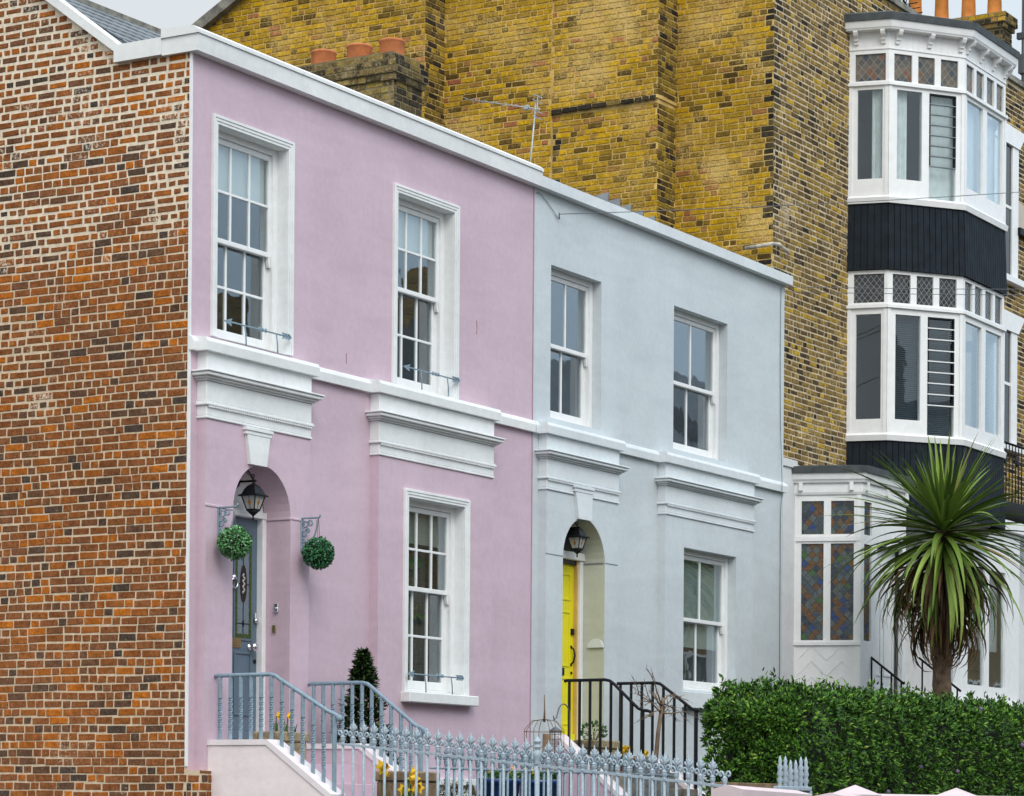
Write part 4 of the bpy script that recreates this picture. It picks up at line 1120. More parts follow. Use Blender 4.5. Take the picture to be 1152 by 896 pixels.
def boarding(z0, z1, d0, d1, parent):
    mb = MB(); a = ring(BAY, d0); b = ring(BAY, d1)
    for i in range(5):
        L_ = off(BAY[i], BAY[i + 1])[3]; n = int(L_ / 0.085)
        A0, A1, Bb0, Bb1 = [Vector((p[0], p[1], 0)) for p in (a[i], a[i + 1], b[i], b[i + 1])]
        nn = off(BAY[i], BAY[i + 1])[2]
        for k in range(n):
            t0, t1 = (k + 0.06) / n, (k + 0.94) / n
            p, q = A0.lerp(A1, t0), A0.lerp(A1, t1); r_, s = Bb0.lerp(Bb1, t0), Bb0.lerp(Bb1, t1)
            h = 0.012
            v = [(x.x, x.y, z) for x, z in ((p, z0), (q, z0), (s, z1), (r_, z1))]; w = [((x + nn * h).x, (x + nn * h).y, z) for x, z in ((p, z0), (q, z0), (s, z1), (r_, z1))]
            mb.mesh(v + w, [(4, 5, 6, 7), (0, 1, 5, 4), (1, 2, 6, 5), (2, 3, 7, 6), (3, 0, 4, 7)])
    wallring(mb, BAY, z0, z1, d0, d1)
    mb.build('boarding', M.boards, parent)
boarding(6.69, 7.585, 0.03, 0.0, bw); boarding(3.4, 4.395, 0.03, 0.0, lw)
# right hand windows with angular white lintels
for (zl, zs_) in ((9.93, 7.62), (7.08, 5.05)):
    mb = MB()
    mb.prism([(19.3, YF - 0.07, zl - 0.28), (20.98, YF - 0.07, zl - 0.28), (21.25, YF - 0.07, zl), (19.3, YF - 0.07, zl + 0.02)], (0, 0.06, 0))
    mb.bbox(20.72, 20.98, YF - 0.05, YF - 0.012, zs_, zl - 0.281); mb.bbox(19.9, 20.12, YF - 0.05, YF - 0.012, zs_, zl - 0.281)
    mb.bbox(19.8, 21.15, YF - 0.14, YF - 0.012, zs_ - 0.1, zs_ - 0.001)
    mb.bbox(20.1201, 20.7199, YF - 0.035, YF - 0.015, (zs_ + zl) / 2 - 0.1, (zs_ + zl) / 2 - 0.05)
    w = mb.build('window', M.blanc, tall)
    mb = MB(); mb.box(20.12, 20.72, YF - 0.022, YF - 0.017, zs_, zl - 0.28); mb.build('pane', plain('dark_glass', (0.02, 0.022, 0.024), 0.05), w)
mb = MB(); mb.bbox(21.0, 21.9, YF - 0.04, YF - 0.012, 8.45, 8.85); mb.build('wall_board', M.beige, tall)
mb = MB(); mb.bbox(20.95, 21.95, YF - 0.10, YF - 0.012, 8.34, 8.449); mb.build('board_ledge', M.black, tall)
# balcony rail by the lower bay
mb = MB()
yb = -0.45
mb.tube([(18.75, yb, 4.86), (21.5, yb, 4.86)], 0.018, 6); mb.tube([(18.75, yb, 4.0), (21.5, yb, 4.0)], 0.015, 6)
for k in range(22): mb.tube([(18.75 + k * 0.13, yb, 4.0), (18.75 + k * 0.13, yb, 4.85)], 0.009, 5)
for k in range(4): mb.ball((18.95 + k * 0.5, yb, 4.62), 0.06, 8, 6, sc=(1, 0.3, 1.3))
mb.bbox(18.5, 21.6, -0.55, YF - 0.012, 3.90, 3.985)
mb.build('balcony', M.black, tall)
# far chimney stack and pots
mb = MB()
def stack2(x0, x1, y0, y1, z0, z1, mi, sd):
    bricks(mb, (x0, y0, z0), (0, 1, 0), (-1, 0, 0), y1 - y0, z1 - z0, None, 0.075, 0.010, 0.215, 0.105, 0.4, 0.007, (lambda u, v, r: mi if r.random() < 0.6 else 2), sd)
    bricks(mb, (x0, y0, z0), (1, 0, 0), (0, -1, 0), x1 - x0, z1 - z0, None, 0.075, 0.010, 0.215, 0.105, 0.4, 0.007, (lambda u, v, r: 2), sd + 1)
    mb.box(x0, x1, y0, y1, z0, z1, 1)
stack2(21.02, 21.42, 0.42, 2.35, 10.0, 11.60, 0, 61); stack2(20.98, 21.46, 0.38, 2.39, 11.602, 11.675, 0, 63); stack2(20.95, 21.49, 0.35, 2.42, 11.677, 11.83, 3, 65)
ch2 = mb.build('chimney', [M.brown, M.sootmortar, M.sooty, M.yellow], tall)
for y in (0.62, 1.05, 1.50, 1.95):
    mb = MB(); mb.lathe((21.2, y, 11.83), [(0.115, 0), (0.115, 0.03), (0.10, 0.5), (0.12, 0.52), (0.12, 0.56), (0.08, 0.57)], 16); mb.build('chimney_pot', M.orangepot, ch2)

# ---- ground floor porch of the tall house
A0, A1 = (12.955, YF), (13.266, -0.656)
A2 = (14.75, -0.656); A3 = (14.95, YF)
PORCH = [A0, A1, A2, A3]
mb = MB(); fz0, fz1 = -0.9, 3.47
L0 = off(A0, A1)[3]
op = [(0.13 * L0, 0.455 * L0, 1.62, 2.87), (0.56 * L0, 0.895 * L0, 1.62, 2.87), (0.13 * L0, 0.455 * L0, 2.99, 3.42), (0.56 * L0, 0.895 * L0, 2.99, 3.42)]
facet_open(mb, A0, A1, fz0, 3.50, op, 0.05)
op2 = [(0.10, 0.34, 1.62, 2.87), (0.10, 0.34, 2.99, 3.42)]
facet_open(mb, A1, A2, fz0, 3.50, op2 + [(0.52, 1.38, -0.2, 2.9)], 0.06)
facet_open(mb, A2, A3, fz0, 3.50, [], 0.05)
O, U, Nn, _ = off(A0, A1)
for (u0, u1) in ((0.0, 0.05), (L0 - 0.06, L0)): mb.obox(O, U, Nn, u0, u1, 0, 0.012, fz0, 3.50)
mb.obox(O, U, Nn, 0.0, L0, 0, 0.03, 1.555, 1.60); mb.obox(O, U, Nn, 0.0, L0, 0, 0.018, 2.90, 2.96)
for c in (0.29 * L0, 0.73 * L0):      # herringbone boarding below the lights
    w = 0.22 * L0
    for k in range(7):
        zc = 0.35 + k * 0.2
        for s in (-1, 1):
            a = (c, zc); b = (c + s * w, zc - w)
            q = [O + U * a[0] + Nn * 0.001 + Vector((0, 0, a[1])), O + U * b[0] + Nn * 0.001 + Vector((0, 0, b[1])), O + U * b[0] + Nn * 0.001 + Vector((0, 0, b[1] + 0.012)), O + U * a[0] + Nn * 0.001 + Vector((0, 0, a[1] + 0.012))]
            mb.prism([tuple(p) for p in q], tuple(Nn * 0.006))
porch = mb.build('porch', M.blanc, tall)
for o in op: facet_pane(porch, A0, A1, o, M.stained, -0.025, 'stained_glass')
for o in op2: facet_pane(porch, A1, A2, o, M.stained, -0.025, 'stained_glass')
mb = MB(); O, U, Nn, _ = off(A1, A2)
mb.obox(O, U, Nn, 0.53, 1.37, -0.16, -0.11, -0.2, 2.9)
for (a, b, c, d) in ((0.60, 0.90, 0.1, 1.05), (1.0, 1.30, 0.1, 1.05), (0.60, 0.90, 1.2, 2.7), (1.0, 1.30, 1.2, 2.7)):
    for (p, q, r_, s) in ((a, b, c, c + .03), (a, b, d - .03, d), (a, a + .03, c + .03, d - .03), (b - .03, b, c + .03, d - .03)): mb.obox(O, U, Nn, p, q, -0.11, -0.098, r_, s)
mb.build('door', M.blanc, porch)
mb = MB(); slab(mb, PORCH, 3.50, 3.53, 0.02, 0.03); slab(mb, PORCH, 3.5305, 3.65, 0.03, 0.03); slab(mb, PORCH, 3.6505, 3.69, 0.06, 0.075); slab(mb, PORCH, 3.6905, 3.77, 0.085, 0.10)
for P, Q, ts in ((A0, A1, (0.12, 0.86)), (A1, A2, (0.06, 0.5, 0.92))):
    O, U, Nn, L_ = off(P, Q)
    for t in ts: mb.obox(O, U, Nn, t * L_ - 0.025, t * L_ + 0.025, 0.031, 0.07, 3.55, 3.65)
mb.build('cornice', M.blanc, porch)
mb = MB(); slab(mb, PORCH, 3.7705, 3.86, 0.12, 0.12); slab(mb, PORCH, 3.8605, 3.92, 0.11, -0.3); mb.build('porch_roof', M.felt, porch)
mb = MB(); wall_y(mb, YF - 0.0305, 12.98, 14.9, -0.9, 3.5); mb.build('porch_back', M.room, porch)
# ground floor bay right of the palm
mb = MB()
C0, C1 = (16.0, -0.60), (19.2, -0.60)
opn = [(0.30, 0.68, 1.20, 2.90), (1.15, 1.80, 1.22, 2.90), (1.98, 2.62, 1.22, 2.90)]
facet_open(mb, C0, C1, 0.95, 3.5, opn, 0.06)
mb.face([(16.0, YF, 0.95), (16.0, -0.6, 0.95), (16.0, -0.6, 3.5), (16.0, YF, 3.5)])
mb.face([(19.2, -0.6, 0.95), (19.2, YF, 0.95), (19.2, YF, 3.5), (19.2, -0.6, 3.5)])
mb.bbox(15.9, 19.32, -0.72, YF - 0.03, 0.86, 0.949); mb.bbox(15.95, 19.25, -0.68, YF - 0.03, 3.501, 3.66)
for k in range(6):
    x = 16.1 + k * 0.6
    mb.prism([(x, -0.60, 0.86), (x, -0.70, 0.86), (x, -0.68, 0.80), (x, -0.62, 0.74), (x, -0.60, 0.70)], (0.1, 0, 0))
mb.box(16.05, 19.15, -0.56, YF - 0.031, -0.9, 0.85)
gb = mb.build('ground_floor_bay', M.blanc, tall)
for o in opn: facet_pane(gb, C0, C1, o, M.glass)
mb = MB(); wall_y(mb, -0.1, 16.02, 19.18, 0.95, 3.5); mb.build('bay_back', plain('tan_interior', (0.13, 0.09, 0.05), 0.9, 0, 0.4, 3), gb)
facet_cloth(gb, C0, C1, 1.12, 2.65, 1.75, 2.95, -0.14, M.voile, 'blind', 0.004, 3)

# =================================================================== STAIRS, RAILINGS, FENCES
def flight(name, label, x_near, x_far, zl, y0, y1, y2, drop, side_mat, ground, loc, wtop, far=None, step_mat=None):
    t = root(name, label, 'steps', loc, 'front steps')
    top0, yy1, yy2, dr0 = wtop, y1, y2, drop
    for side, ((a, b), mt) in enumerate(((x_near, side_mat), (x_far, M.pink))):
        mb = MB()
        if side == 1 and far: wtop, y1, y2, drop = far
        prof = [(-0.1, ground), (-0.1, wtop - 0.05), (y1, wtop - 0.05), (y2, wtop - 0.05 - drop), (y2, ground)]
        if b < 1.0 or True:
            prof[0] = (-0.1005, ground); prof[1] = (-0.1005, wtop - 0.05)
        mb.prism([(a, y, z) for y, z in prof], (b - a, 0, 0), 0)
        c = 0.012
        cap = [(-0.1008, wtop - 0.049), (-0.1008, wtop), (y1 - 0.01, wtop), (y2 - 0.02, wtop - drop), (y2 - 0.02, wtop - drop - 0.05), (y2, wtop - drop - 0.049), (y1, wtop - 0.049)]
        mb.prism([(a - c, y, z) for y, z in cap], (b - a + 2 * c, 0, 0), 1)
        mb.build('side_wall', [mt, M.stairs], t)
    mb = MB(); a, b = x_near[1], x_far[0]; wtop, y1, y2, drop = top0, yy1, yy2, dr0
    if far: y1 = far[1]
    n = 5; tread = 0.28; z = zl; y = y0
    mb.box(a, b, y1, -0.101, ground, zl)
    yy = y1
    for k in range(3):
        zz = zl - 0.18 * (k + 1)
        if zz < ground + 0.05: break
        mb.bbox(a + 0.001, b - 0.001, yy - tread, yy - 0.0005, ground, zz); yy -= tread
    mb.build('step', step_mat, t)
    return t


flight('entrance_steps', 'pale pink painted entrance steps in front of the grey-blue door', (0.17, 0.375), (1.62, 1.82), -0.20, -0.1, -0.74, -1.42, 0.48, M.stairs_side, -0.95, (0.97, -0.7, -0.95), 0.0, None, M.pink)
flight('entrance_steps', 'white-topped pink entrance steps in front of the yellow door', (6.32, 6.52), (7.66, 7.86), 0.0, -0.1, -0.13, -0.92, 0.66, M.pink, -0.95, (7.0, -0.6, -0.95), 0.22, (-0.02, -0.62, -1.16, 0.40), M.greystone)


def handrail(name, label, x, y0, y1, y2, zt, drop, zb, bdrop, n, mat, end, loc, group):
    """railing of square balusters under a rail that runs level and then falls with the steps"""
    t = root(name, label, 'railing', loc, group)
    mb = MB()
    path = [(x, y0, zt - 0.01), (x, y0 - 0.02, zt), (x, y1 + 0.06, zt), (x, y1, zt - 0.012), (x, y1 - 0.05, zt - 0.045)]
    path += [(x, y2 + 0.06, zt - drop + 0.025), (x, y2, zt - drop + 0.005)]
    if end == 'curl': path += [(x, y2 - 0.05, zt - drop - 0.0), (x, y2 - 0.09, zt - drop - 0.012), (x, y2 - 0.10, zt - drop - 0.045), (x, y2 - 0.075, zt - drop - 0.055)]
    elif end == 'flat': path += [(x, y2 - 0.12, zt - drop)]
    else: path += [(x, y2 - 0.05, zt - drop - 0.03), (x, y2 - 0.07, zt - drop - 0.05)]
    mb.tube(path, 0.019 if mat is M.iron else 0.018, 7)
    if mat is M.iron: mb.ball((x, y2 - 0.045, zt - drop - 0.03), 0.032, 8, 6)
    mb.build('rail', mat, t)
    for k in range(n):
        y = y0 - 0.06 - k * (y0 - 0.06 - (y2 + 0.005)) / (n - 1)
        f = 0 if y > y1 else (y1 - y) / (y1 - y2)
        b = MB(); last = (k == n - 1)
        r_ = 0.021 if last else (0.022 if mat is M.iron else 0.0155)
        z0 = zb - bdrop * f - 0.03; z1 = zt - drop * f - 0.01
        if last: z0 -= 0.35
        if mat is M.iron and not last:
            # wrought bars with a barley-sugar twist in the middle
            nseg = 14
            b.tube([(x, y, z0), (x, y, z0 + (z1 - z0) * 0.18)], r_ * 1.0, 4)
            n0 = len(b.v)
            for i in range(nseg + 1):
                tt = i / nseg; zz = z0 + (z1 - z0) * (0.18 + 0.5 * tt)
                for q in range(4):
                    a = math.pi / 4 + q * math.pi / 2 + tt * 9.42
                    b.v.append((x + r_ * 0.95 * math.cos(a), y + r_ * 0.95 * math.sin(a), zz))
            for i in range(nseg):
                for q in range(4):
                    q2 = (q + 1) % 4; b.f.append((n0 + i * 4 + q, n0 + i * 4 + q2, n0 + i * 4 + 4 + q2, n0 + i * 4 + 4 + q)); b.m.append(0); b.s.append(False)
            b.tube([(x, y, z0 + (z1 - z0) * 0.68), (x, y, z1)], r_, 4)
        else:
            b.tube([(x, y, z0), (x, y, z1)], r_ * 1.2, 4)
        b.build('baluster', mat, t)
    return t


handrail('stair_railing', 'grey-blue stair railing on the pale outer wall left of the slate blue door', 0.27, -0.10, -0.76, -1.40, 0.575, 0.365, 0.0, 0.44, 12, M.iron, 'knob', (0.27, -0.75, 0.0), 'stair railings')
handrail('stair_railing', 'grey-blue stair railing right of the slate blue door in front of the bay bush', 1.72, -0.10, -0.76, -1.36, 0.565, 0.43, 0.0, 0.42, 12, M.iron, 'knob', (1.72, -0.75, 0.0), 'stair railings')
handrail('stair_railing', 'black stair railing crossing in front of the yellow door with a curled end', 6.56, -0.10, -0.66, -1.07, 0.81, 0.34, 0.0, 0.20, 8, M.black, 'curl', (6.42, -0.6, 0.16), 'stair railings')
handrail('stair_railing', 'black stair railing behind the bare sapling ending at the hedge', 7.76, -0.08, -0.64, -1.10, 0.83, 0.32, 0.0, 0.36, 8, M.black, 'flat', (7.76, -0.6, 0.16), 'stair railings')
# two slim black rails up to the porch
for i, (x, ya, za, yb_, zb_, lab) in enumerate(((13.62, -0.62, 1.44, -1.12, 1.06, 'short black handrail rising to the porch left of the palm trunk'), (15.0, -0.75, 1.48, -1.35, 1.02, 'short black handrail just behind the palm trunk'))):
    t = root('porch_handrail', lab, 'railing', (x, (ya + yb_) / 2, -0.9), 'porch handrails')
    mb = MB(); mb.tube([(x, ya, za), (x, yb_, zb_)], 0.016, 6); mb.build('rail', M.black, t)
    for k in range(4):
        f = (k + 0.3) / 3.6
        mb = MB(); mb.tube([(x, ya + (yb_ - ya) * f, -0.9), (x, ya + (yb_ - ya) * f, za + (zb_ - za) * f)], 0.013, 4); mb.build('post', M.black, t)


def finial_mesh(style, bar=0.85):
    """cast spear-and-scroll picket; local origin at the top rail, fence along y"""
    b = MB()
    b.tube([(0, 0, -bar), (0, 0, 0.02)], 0.0125, 6)
    if style == 'urn':
        b.tube([(0, 0, -bar), (0, 0, 0.02)], 0.021, 8)
        b.lathe((0, 0, 0), [(0.022, 0.0), (0.030, 0.012), (0.022, 0.03), (0.034, 0.06), (0.040, 0.09), (0.030, 0.12), (0.018, 0.135), (0.036, 0.148), (0.036, 0.158), (0.02, 0.168), (0.026, 0.185), (0.036, 0.195), (0.034, 0.205), (0.016, 0.225), (0.003, 0.245)], 10)
        return b
    if style == 'spindle':
        b.lathe((0, 0, 0), [(0.02, -0.01), (0.024, 0.0), (0.016, 0.02), (0.03, 0.05), (0.018, 0.08), (0.03, 0.105), (0.018, 0.14), (0.026, 0.165), (0.014, 0.19), (0.018, 0.215), (0.004, 0.26)], 8)
        return b
    b.lathe((0, 0, 0), [(0.013, -0.012), (0.020, -0.004), (0.020, 0.008), (0.013, 0.014), (0.018, 0.022), (0.024, 0.045), (0.018, 0.066), (0.012, 0.08)], 8)
    b.lathe((0, 0, 0), [(0.019, 0.056), (0.026, 0.062), (0.019, 0.068)], 8)
    for s in (-1, 1):
        pts = [(0.004, 0.068), (0.012, 0.095), (0.024, 0.115), (0.038, 0.116), (0.047, 0.103), (0.046, 0.086), (0.036, 0.078), (0.030, 0.088)]
        b.tube([(0, s * y, z) for y, z in pts], [0.010, 0.0095, 0.009, 0.009, 0.009, 0.008, 0.009, 0.010], 6)
    if style != 'stub':
        # spear with two side leaves
        b.lathe((0, 0, 0), [(0.010, 0.085), (0.010, 0.115), (0.018, 0.13), (0.021, 0.152), (0.014, 0.178), (0.007, 0.198), (0.001, 0.222)], 6, scale=(0.7, 1.0))
        for s in (-1, 1):
            b.tube([(0, s * 0.004, 0.118), (0, s * 0.018, 0.138), (0, s * 0.030, 0.152), (0, s * 0.034, 0.168)], [0.007, 0.012, 0.011, 0.002], 6)
            b.tube([(0, s * 0.004, 0.15), (0, s * 0.016, 0.166), (0, s * 0.022, 0.184)], [0.006, 0.009, 0.002], 6)
    return b


# fence running from the steps out towards the street, falling with the ground
fence = root('iron_fence', 'pale blue cast iron fence with fleur-de-lis spearheads along the front garden', 'fence', (0.27, -3.3, -0.95), 'cast iron garden fences')
FY0, FY1, FZ0, FZ1 = -1.44, -5.20, -0.040, -0.405
fz = lambda y: FZ0 + (FZ1 - FZ0) * (FY0 - y) / (FY0 - FY1)
mb = MB()
mb.prism([(0.255, FY0, FZ0 - 0.012), (0.255, FY0, FZ0 + 0.010), (0.255, FY1, FZ1 + 0.010), (0.255, FY1, FZ1 - 0.012)], (0.03, 0, 0)); mb.build('rail', M.ironpale, fence)
mb = MB(); mb.prism([(0.255, FY0, FZ0 - 0.66), (0.255, FY0, FZ0 - 0.64), (0.255, FY1, FZ1 - 0.64), (0.255, FY1, FZ1 - 0.66)], (0.03, 0, 0)); mb.build('rail', M.ironpale, fence)
first = {}
NP = 35
for k in range(NP):
    y = FY0 - 0.045 - k * (FY0 - 0.045 - (FY1 + 0.03)) / (NP - 1)
    st = 'urn' if k == 18 else ('stub' if k in (0, NP - 1) else 'fleur')
    loc = Vector((0.27, y, fz(y)))
    if st not in first:
        b = finial_mesh(st); o = b.build('picket', M.ironpale, None, (0, 0, 0)); o.parent = fence; first[st] = o
        o.location = loc - ORG[fence]
    else:
        dup_child(first[st], fence, loc - ORG[fence])
# low fence between the two flights, parallel to the houses
fence2 = root('iron_fence', 'lower blue-grey iron fence running behind, between the two flights of steps', 'fence', (4.1, -1.42, -0.95), 'cast iron garden fences')
mb = MB(); mb.bbox(1.78, 6.6, -1.435, -1.408, -0.235, -0.218); mb.build('rail', M.iron, fence2)
mb = MB(); mb.bbox(1.78, 6.6, -1.435, -1.408, -0.86, -0.84); mb.build('rail', M.iron, fence2)
b = finial_mesh('fleur', 0.7); o = None
for k in range(34):
    x = 1.92 + k * 0.138
    loc = Vector((x, -1.42, -0.222)) - ORG[fence2]
    if o is None:
        o = b.build('picket', M.iron, None, (0, 0, 0)); o.parent = fence2; o.rotation_euler = (0, 0, math.pi / 2); o.location = loc
    else: dup_child(o, fence2, loc)
# short two-row panel seen almost end-on
fence3 = root('iron_fence', 'short pale iron fence panel with turned spindle tops standing before the hedge', 'fence', (2.1, -4.9, -1.2), 'cast iron garden fences')
mb = MB(); mb.bbox(1.80, 2.46, -4.93, -4.87, -0.42, -0.385); mb.bbox(1.80, 2.46, -4.93, -4.87, -1.1, -1.07); mb.bbox(1.79, 1.83, -4.93, -4.87, -1.2, -0.421); mb.bbox(2.43, 2.47, -4.93, -4.87, -1.2, -0.421); mb.build('rail', M.ironpale, fence3)
b = finial_mesh('spindle', 0.8); o = None
for k in range(6):
    loc = Vector((1.87 + k * 0.105, -4.9, -0.385 - (0.03 if k in (2, 3) else 0.0))) - ORG[fence3]
    if o is None:
        o = b.build('picket', M.ironpale, None, (0, 0, 0)); o.parent = fence3; o.location = loc
    else: dup_child(o, fence3, loc)

# front boundary wall, pale pink with pointed copings
bwall = root('boundary_wall', 'low pale pink street wall with pointed coping blocks in front of the hedge', 'wall', (3.5, -5.3, -2.0))
mb = MB(); mb.box(0.05, 14.0, -5.42, -5.20, -2.0, -0.50); mb.build('wall', M.bpaint, bwall)
mb = MB(); mb.prism([(0.03, -5.45, -0.50), (0.03, -5.45, -0.43), (0.03, -5.31, -0.395), (0.03, -5.17, -0.43), (0.03, -5.17, -0.50)], (1.3, 0, -0.03)); mb.build('coping', M.bpaint, bwall)
mb = MB(); mb.prism([(1.98, -5.45, -0.50), (1.98, -5.45, -0.465), (1.98, -5.31, -0.44), (1.98, -5.17, -0.465), (1.98, -5.17, -0.50)], (12.0, 0, 0.02)); mb.build('coping', M.bpaint, bwall)
for x in (2.52, 4.87, 7.2, 9.5):
    mb = MB(); v = [(x - 0.2, -5.47, -0.50), (x + 0.2, -5.47, -0.50), (x + 0.2, -5.15, -0.50), (x - 0.2, -5.15, -0.50), (x - 0.2, -5.47, -0.45), (x + 0.2, -5.47, -0.45), (x + 0.2, -5.15, -0.45), (x - 0.2, -5.15, -0.45), (x, -5.31, -0.365)]
    mb.mesh(v, [(0, 1, 5, 4), (1, 2, 6, 5), (2, 3, 7, 6), (3, 0, 4, 7), (4, 5, 8), (5, 6, 8), (6, 7, 8), (7, 4, 8), (3, 2, 1, 0)]); mb.build('coping_block', M.bpaint, bwall)

# raised bed planks before the hedge
bed = root('raised_bed', 'low weathered timber planter edge at the left end of the hedge', 'planter', (3.9, -3.55, -1.0))
mb = MB(); mb.bbox(3.35, 4.5, -3.62, -3.56, -0.60, -0.42); mb.bbox(3.33, 4.55, -3.68, -3.50, -0.415, -0.335); mb.bbox(3.35, 4.5, -3.62, -3.56, -0.80, -0.61); mb.bbox(3.4, 3.47, -3.56, -3.49, -1.0, -0.42); mb.bbox(4.38, 4.45, -3.56, -3.49, -1.0, -0.42); mb.build('plank', M.wood, bed)


# =================================================================== PLANTS
def leaf_quads(P, D, Nrm, Ln, Wd, fold=0.25):
    """numpy leaves: base points P, growth direction D, up normal Nrm -> verts, faces (two tris folded on the midrib as quads)"""
    D = D / np.linalg.norm(D, axis=1)[:, None]
    S = np.cross(D, Nrm); S /= (np.linalg.norm(S, axis=1)[:, None] + 1e-9)
    Nn = np.cross(S, D)
    Ln = Ln[:, None]; Wd = Wd[:, None]
    b = P; t = P + D * Ln + Nn * Ln * -0.12
    m = P + D * Ln * 0.5 + Nn * Ln * 0.06
    l = P + D * Ln * 0.48 + S * Wd * 0.5 - Nn * Wd * fold * 0.3; r_ = P + D * Ln * 0.48 - S * Wd * 0.5 - Nn * Wd * fold * 0.3
    V = np.stack([b, l, t, r_, m], 1).reshape(-1, 3)
    n = len(P); i = np.arange(n) * 5
    F = np.concatenate([np.stack([i, i + 4, i + 1], 1), np.stack([i + 1, i + 4, i + 2], 1), np.stack([i + 2, i + 4, i + 3], 1), np.stack([i + 3, i + 4, i], 1)], 0)
    return V, F


def npobj(name, V, F, mat, parent=None, base=(0, 0, 0), smooth=False):
    me = bpy.data.meshes.new(name)
    bs = np.array(ORG[parent]) if parent is not None else np.array(base)
    me.from_pydata((V - bs).tolist(), [], F.tolist()); me.materials.append(mat); me.update()
    o = bpy.data.objects.new(name, me); COL.objects.link(o)
    if parent is not None: o.parent = parent
    else: o.location = base
    ORG[o] = Vector(bs)
    return o


G = np.random.default_rng(5)


def unit(n):
    v = G.normal(size=(n, 3)); return v / np.linalg.norm(v, axis=1)[:, None]


# ---- hedge
HX0, HX1, HY0, HY1, HZ0, HZ1 = 5.55, 17.5, -3.35, -2.25, -1.0, 0.69
hedge = root('hedge', 'dense clipped dark green hedge with a rounded left end', 'hedge', (10.5, -2.8, -1.0))
def hedge_surface(n, depth):
    """rosettes over a rounded box; returns points and outward normals"""
    pts = []; nor = []
    def bumpy(x, y, z): return 0.06 * np.sin(x * 2.3 + 0.7) + 0.08 * np.sin(x * 3.7 + z * 3) * np.sin(z * 4.3 + x) + 0.06 * np.sin(x * 9.3 + 1 + y * 5) * np.sin(z * 8 + x * 2) + 0.05 * np.sin(z * 13 + x * 5) * np.sin(x * 15)
    nf = int(n * 0.56); x = G.uniform(HX0, HX1, nf); z = G.uniform(HZ0 + 0.2, HZ1, nf); pts.append(np.stack([x, np.full(nf, HY0), z], 1)); nor.append(np.tile([0, -1, 0.15], (nf, 1)))
    nt_ = int(n * 0.30); x = G.uniform(HX0, HX1, nt_); y = G.uniform(HY0, HY1, nt_); pts.append(np.stack([x, y, np.full(nt_, HZ1)], 1)); nor.append(np.tile([0, -0.1, 1], (nt_, 1)))
    nl = n - nf - nt_; y = G.uniform(HY0, HY1, nl); z = G.uniform(HZ0 + 0.2, HZ1, nl); pts.append(np.stack([np.full(nl, HX0), y, z], 1)); nor.append(np.tile([-1, -0.1, 0.1], (nl, 1)))
    p = np.concatenate(pts); q = np.concatenate(nor).astype(float)
    # round the edges: pull towards an inner box
    r_ = 0.42
    c = np.clip(p, [HX0 + r_, HY0 + r_ * 0.8, HZ0], [HX1, HY1 - 0.2, HZ1 - r_])
    d = p - c; L_ = np.linalg.norm(d, axis=1)[:, None] + 1e-6
    dn = d / L_
    rr = r_ * (0.93 + bumpy(p[:, 0], p[:, 1], p[:, 2])[:, None] * 1.2)
    p2 = c + dn * np.minimum(np.maximum(L_, 0), 10) / L_ * rr
    return p2 - dn * depth[:, None], dn
n = 9800
P, Nn = hedge_surface(n, np.abs(G.normal(0, 0.07, n)))
keep = ~((P[:, 0] > 13.6)) & (G.random(len(P)) > 0.45 * (np.sin(P[:, 0] * 6.1 + 1.3) * np.sin(P[:, 2] * 7.7 + P[:, 0] * 2) > 0.55))
P, Nn = P[keep], Nn[keep]
k = 8
Pb = np.repeat(P, k, 0); Nb = np.repeat(Nn, k, 0); U_ = unit(len(Pb))
D = Nb * 0.75 + U_ * 0.75 + np.array([0, 0, 0.25])
V, F = leaf_quads(Pb + U_ * 0.012, D, Nb + 0.3 * unit(len(Pb)), G.uniform(0.045, 0.080, len(Pb)), G.uniform(0.019, 0.032, len(Pb)))
npobj('foliage', V, F, M.hedge, hedge)
n = 900; P, Nn = hedge_surface(n, np.zeros(n)); up = (G.random(n) < 0.8) & (P[:, 2] > 0.52) & (P[:, 0] < 16)
P, Nn = P[up], Nn[up]; k = 9; Pb = np.repeat(P, k, 0) + G.normal(0, 0.02, (len(P) * k, 3)) + np.array([0, 0, 1]) * G.uniform(-0.03, 0.11, (len(P) * k, 1)); U_ = unit(len(Pb))
V, F = leaf_quads(Pb, U_ * 0.8 + np.array([0, 0, 0.7]), unit(len(Pb)), G.uniform(0.05, 0.08, len(Pb)), G.uniform(0.02, 0.032, len(Pb)))
npobj('sprig', V, F, M.hedge, hedge)
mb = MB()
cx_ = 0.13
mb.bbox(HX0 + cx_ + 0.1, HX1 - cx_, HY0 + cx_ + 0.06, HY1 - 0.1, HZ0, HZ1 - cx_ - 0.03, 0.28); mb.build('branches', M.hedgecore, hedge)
n = 26; P, Nn = hedge_surface(n, np.full(n, -0.02)); mb = MB()
for p in P:
    if p[0] < 13 and p[1] < -2.9: mb.ball(tuple(p), 0.028, 6, 4)
mb.build('blossom', plain('mauve_blossom', (0.14, 0.10, 0.18), 0.7), hedge)

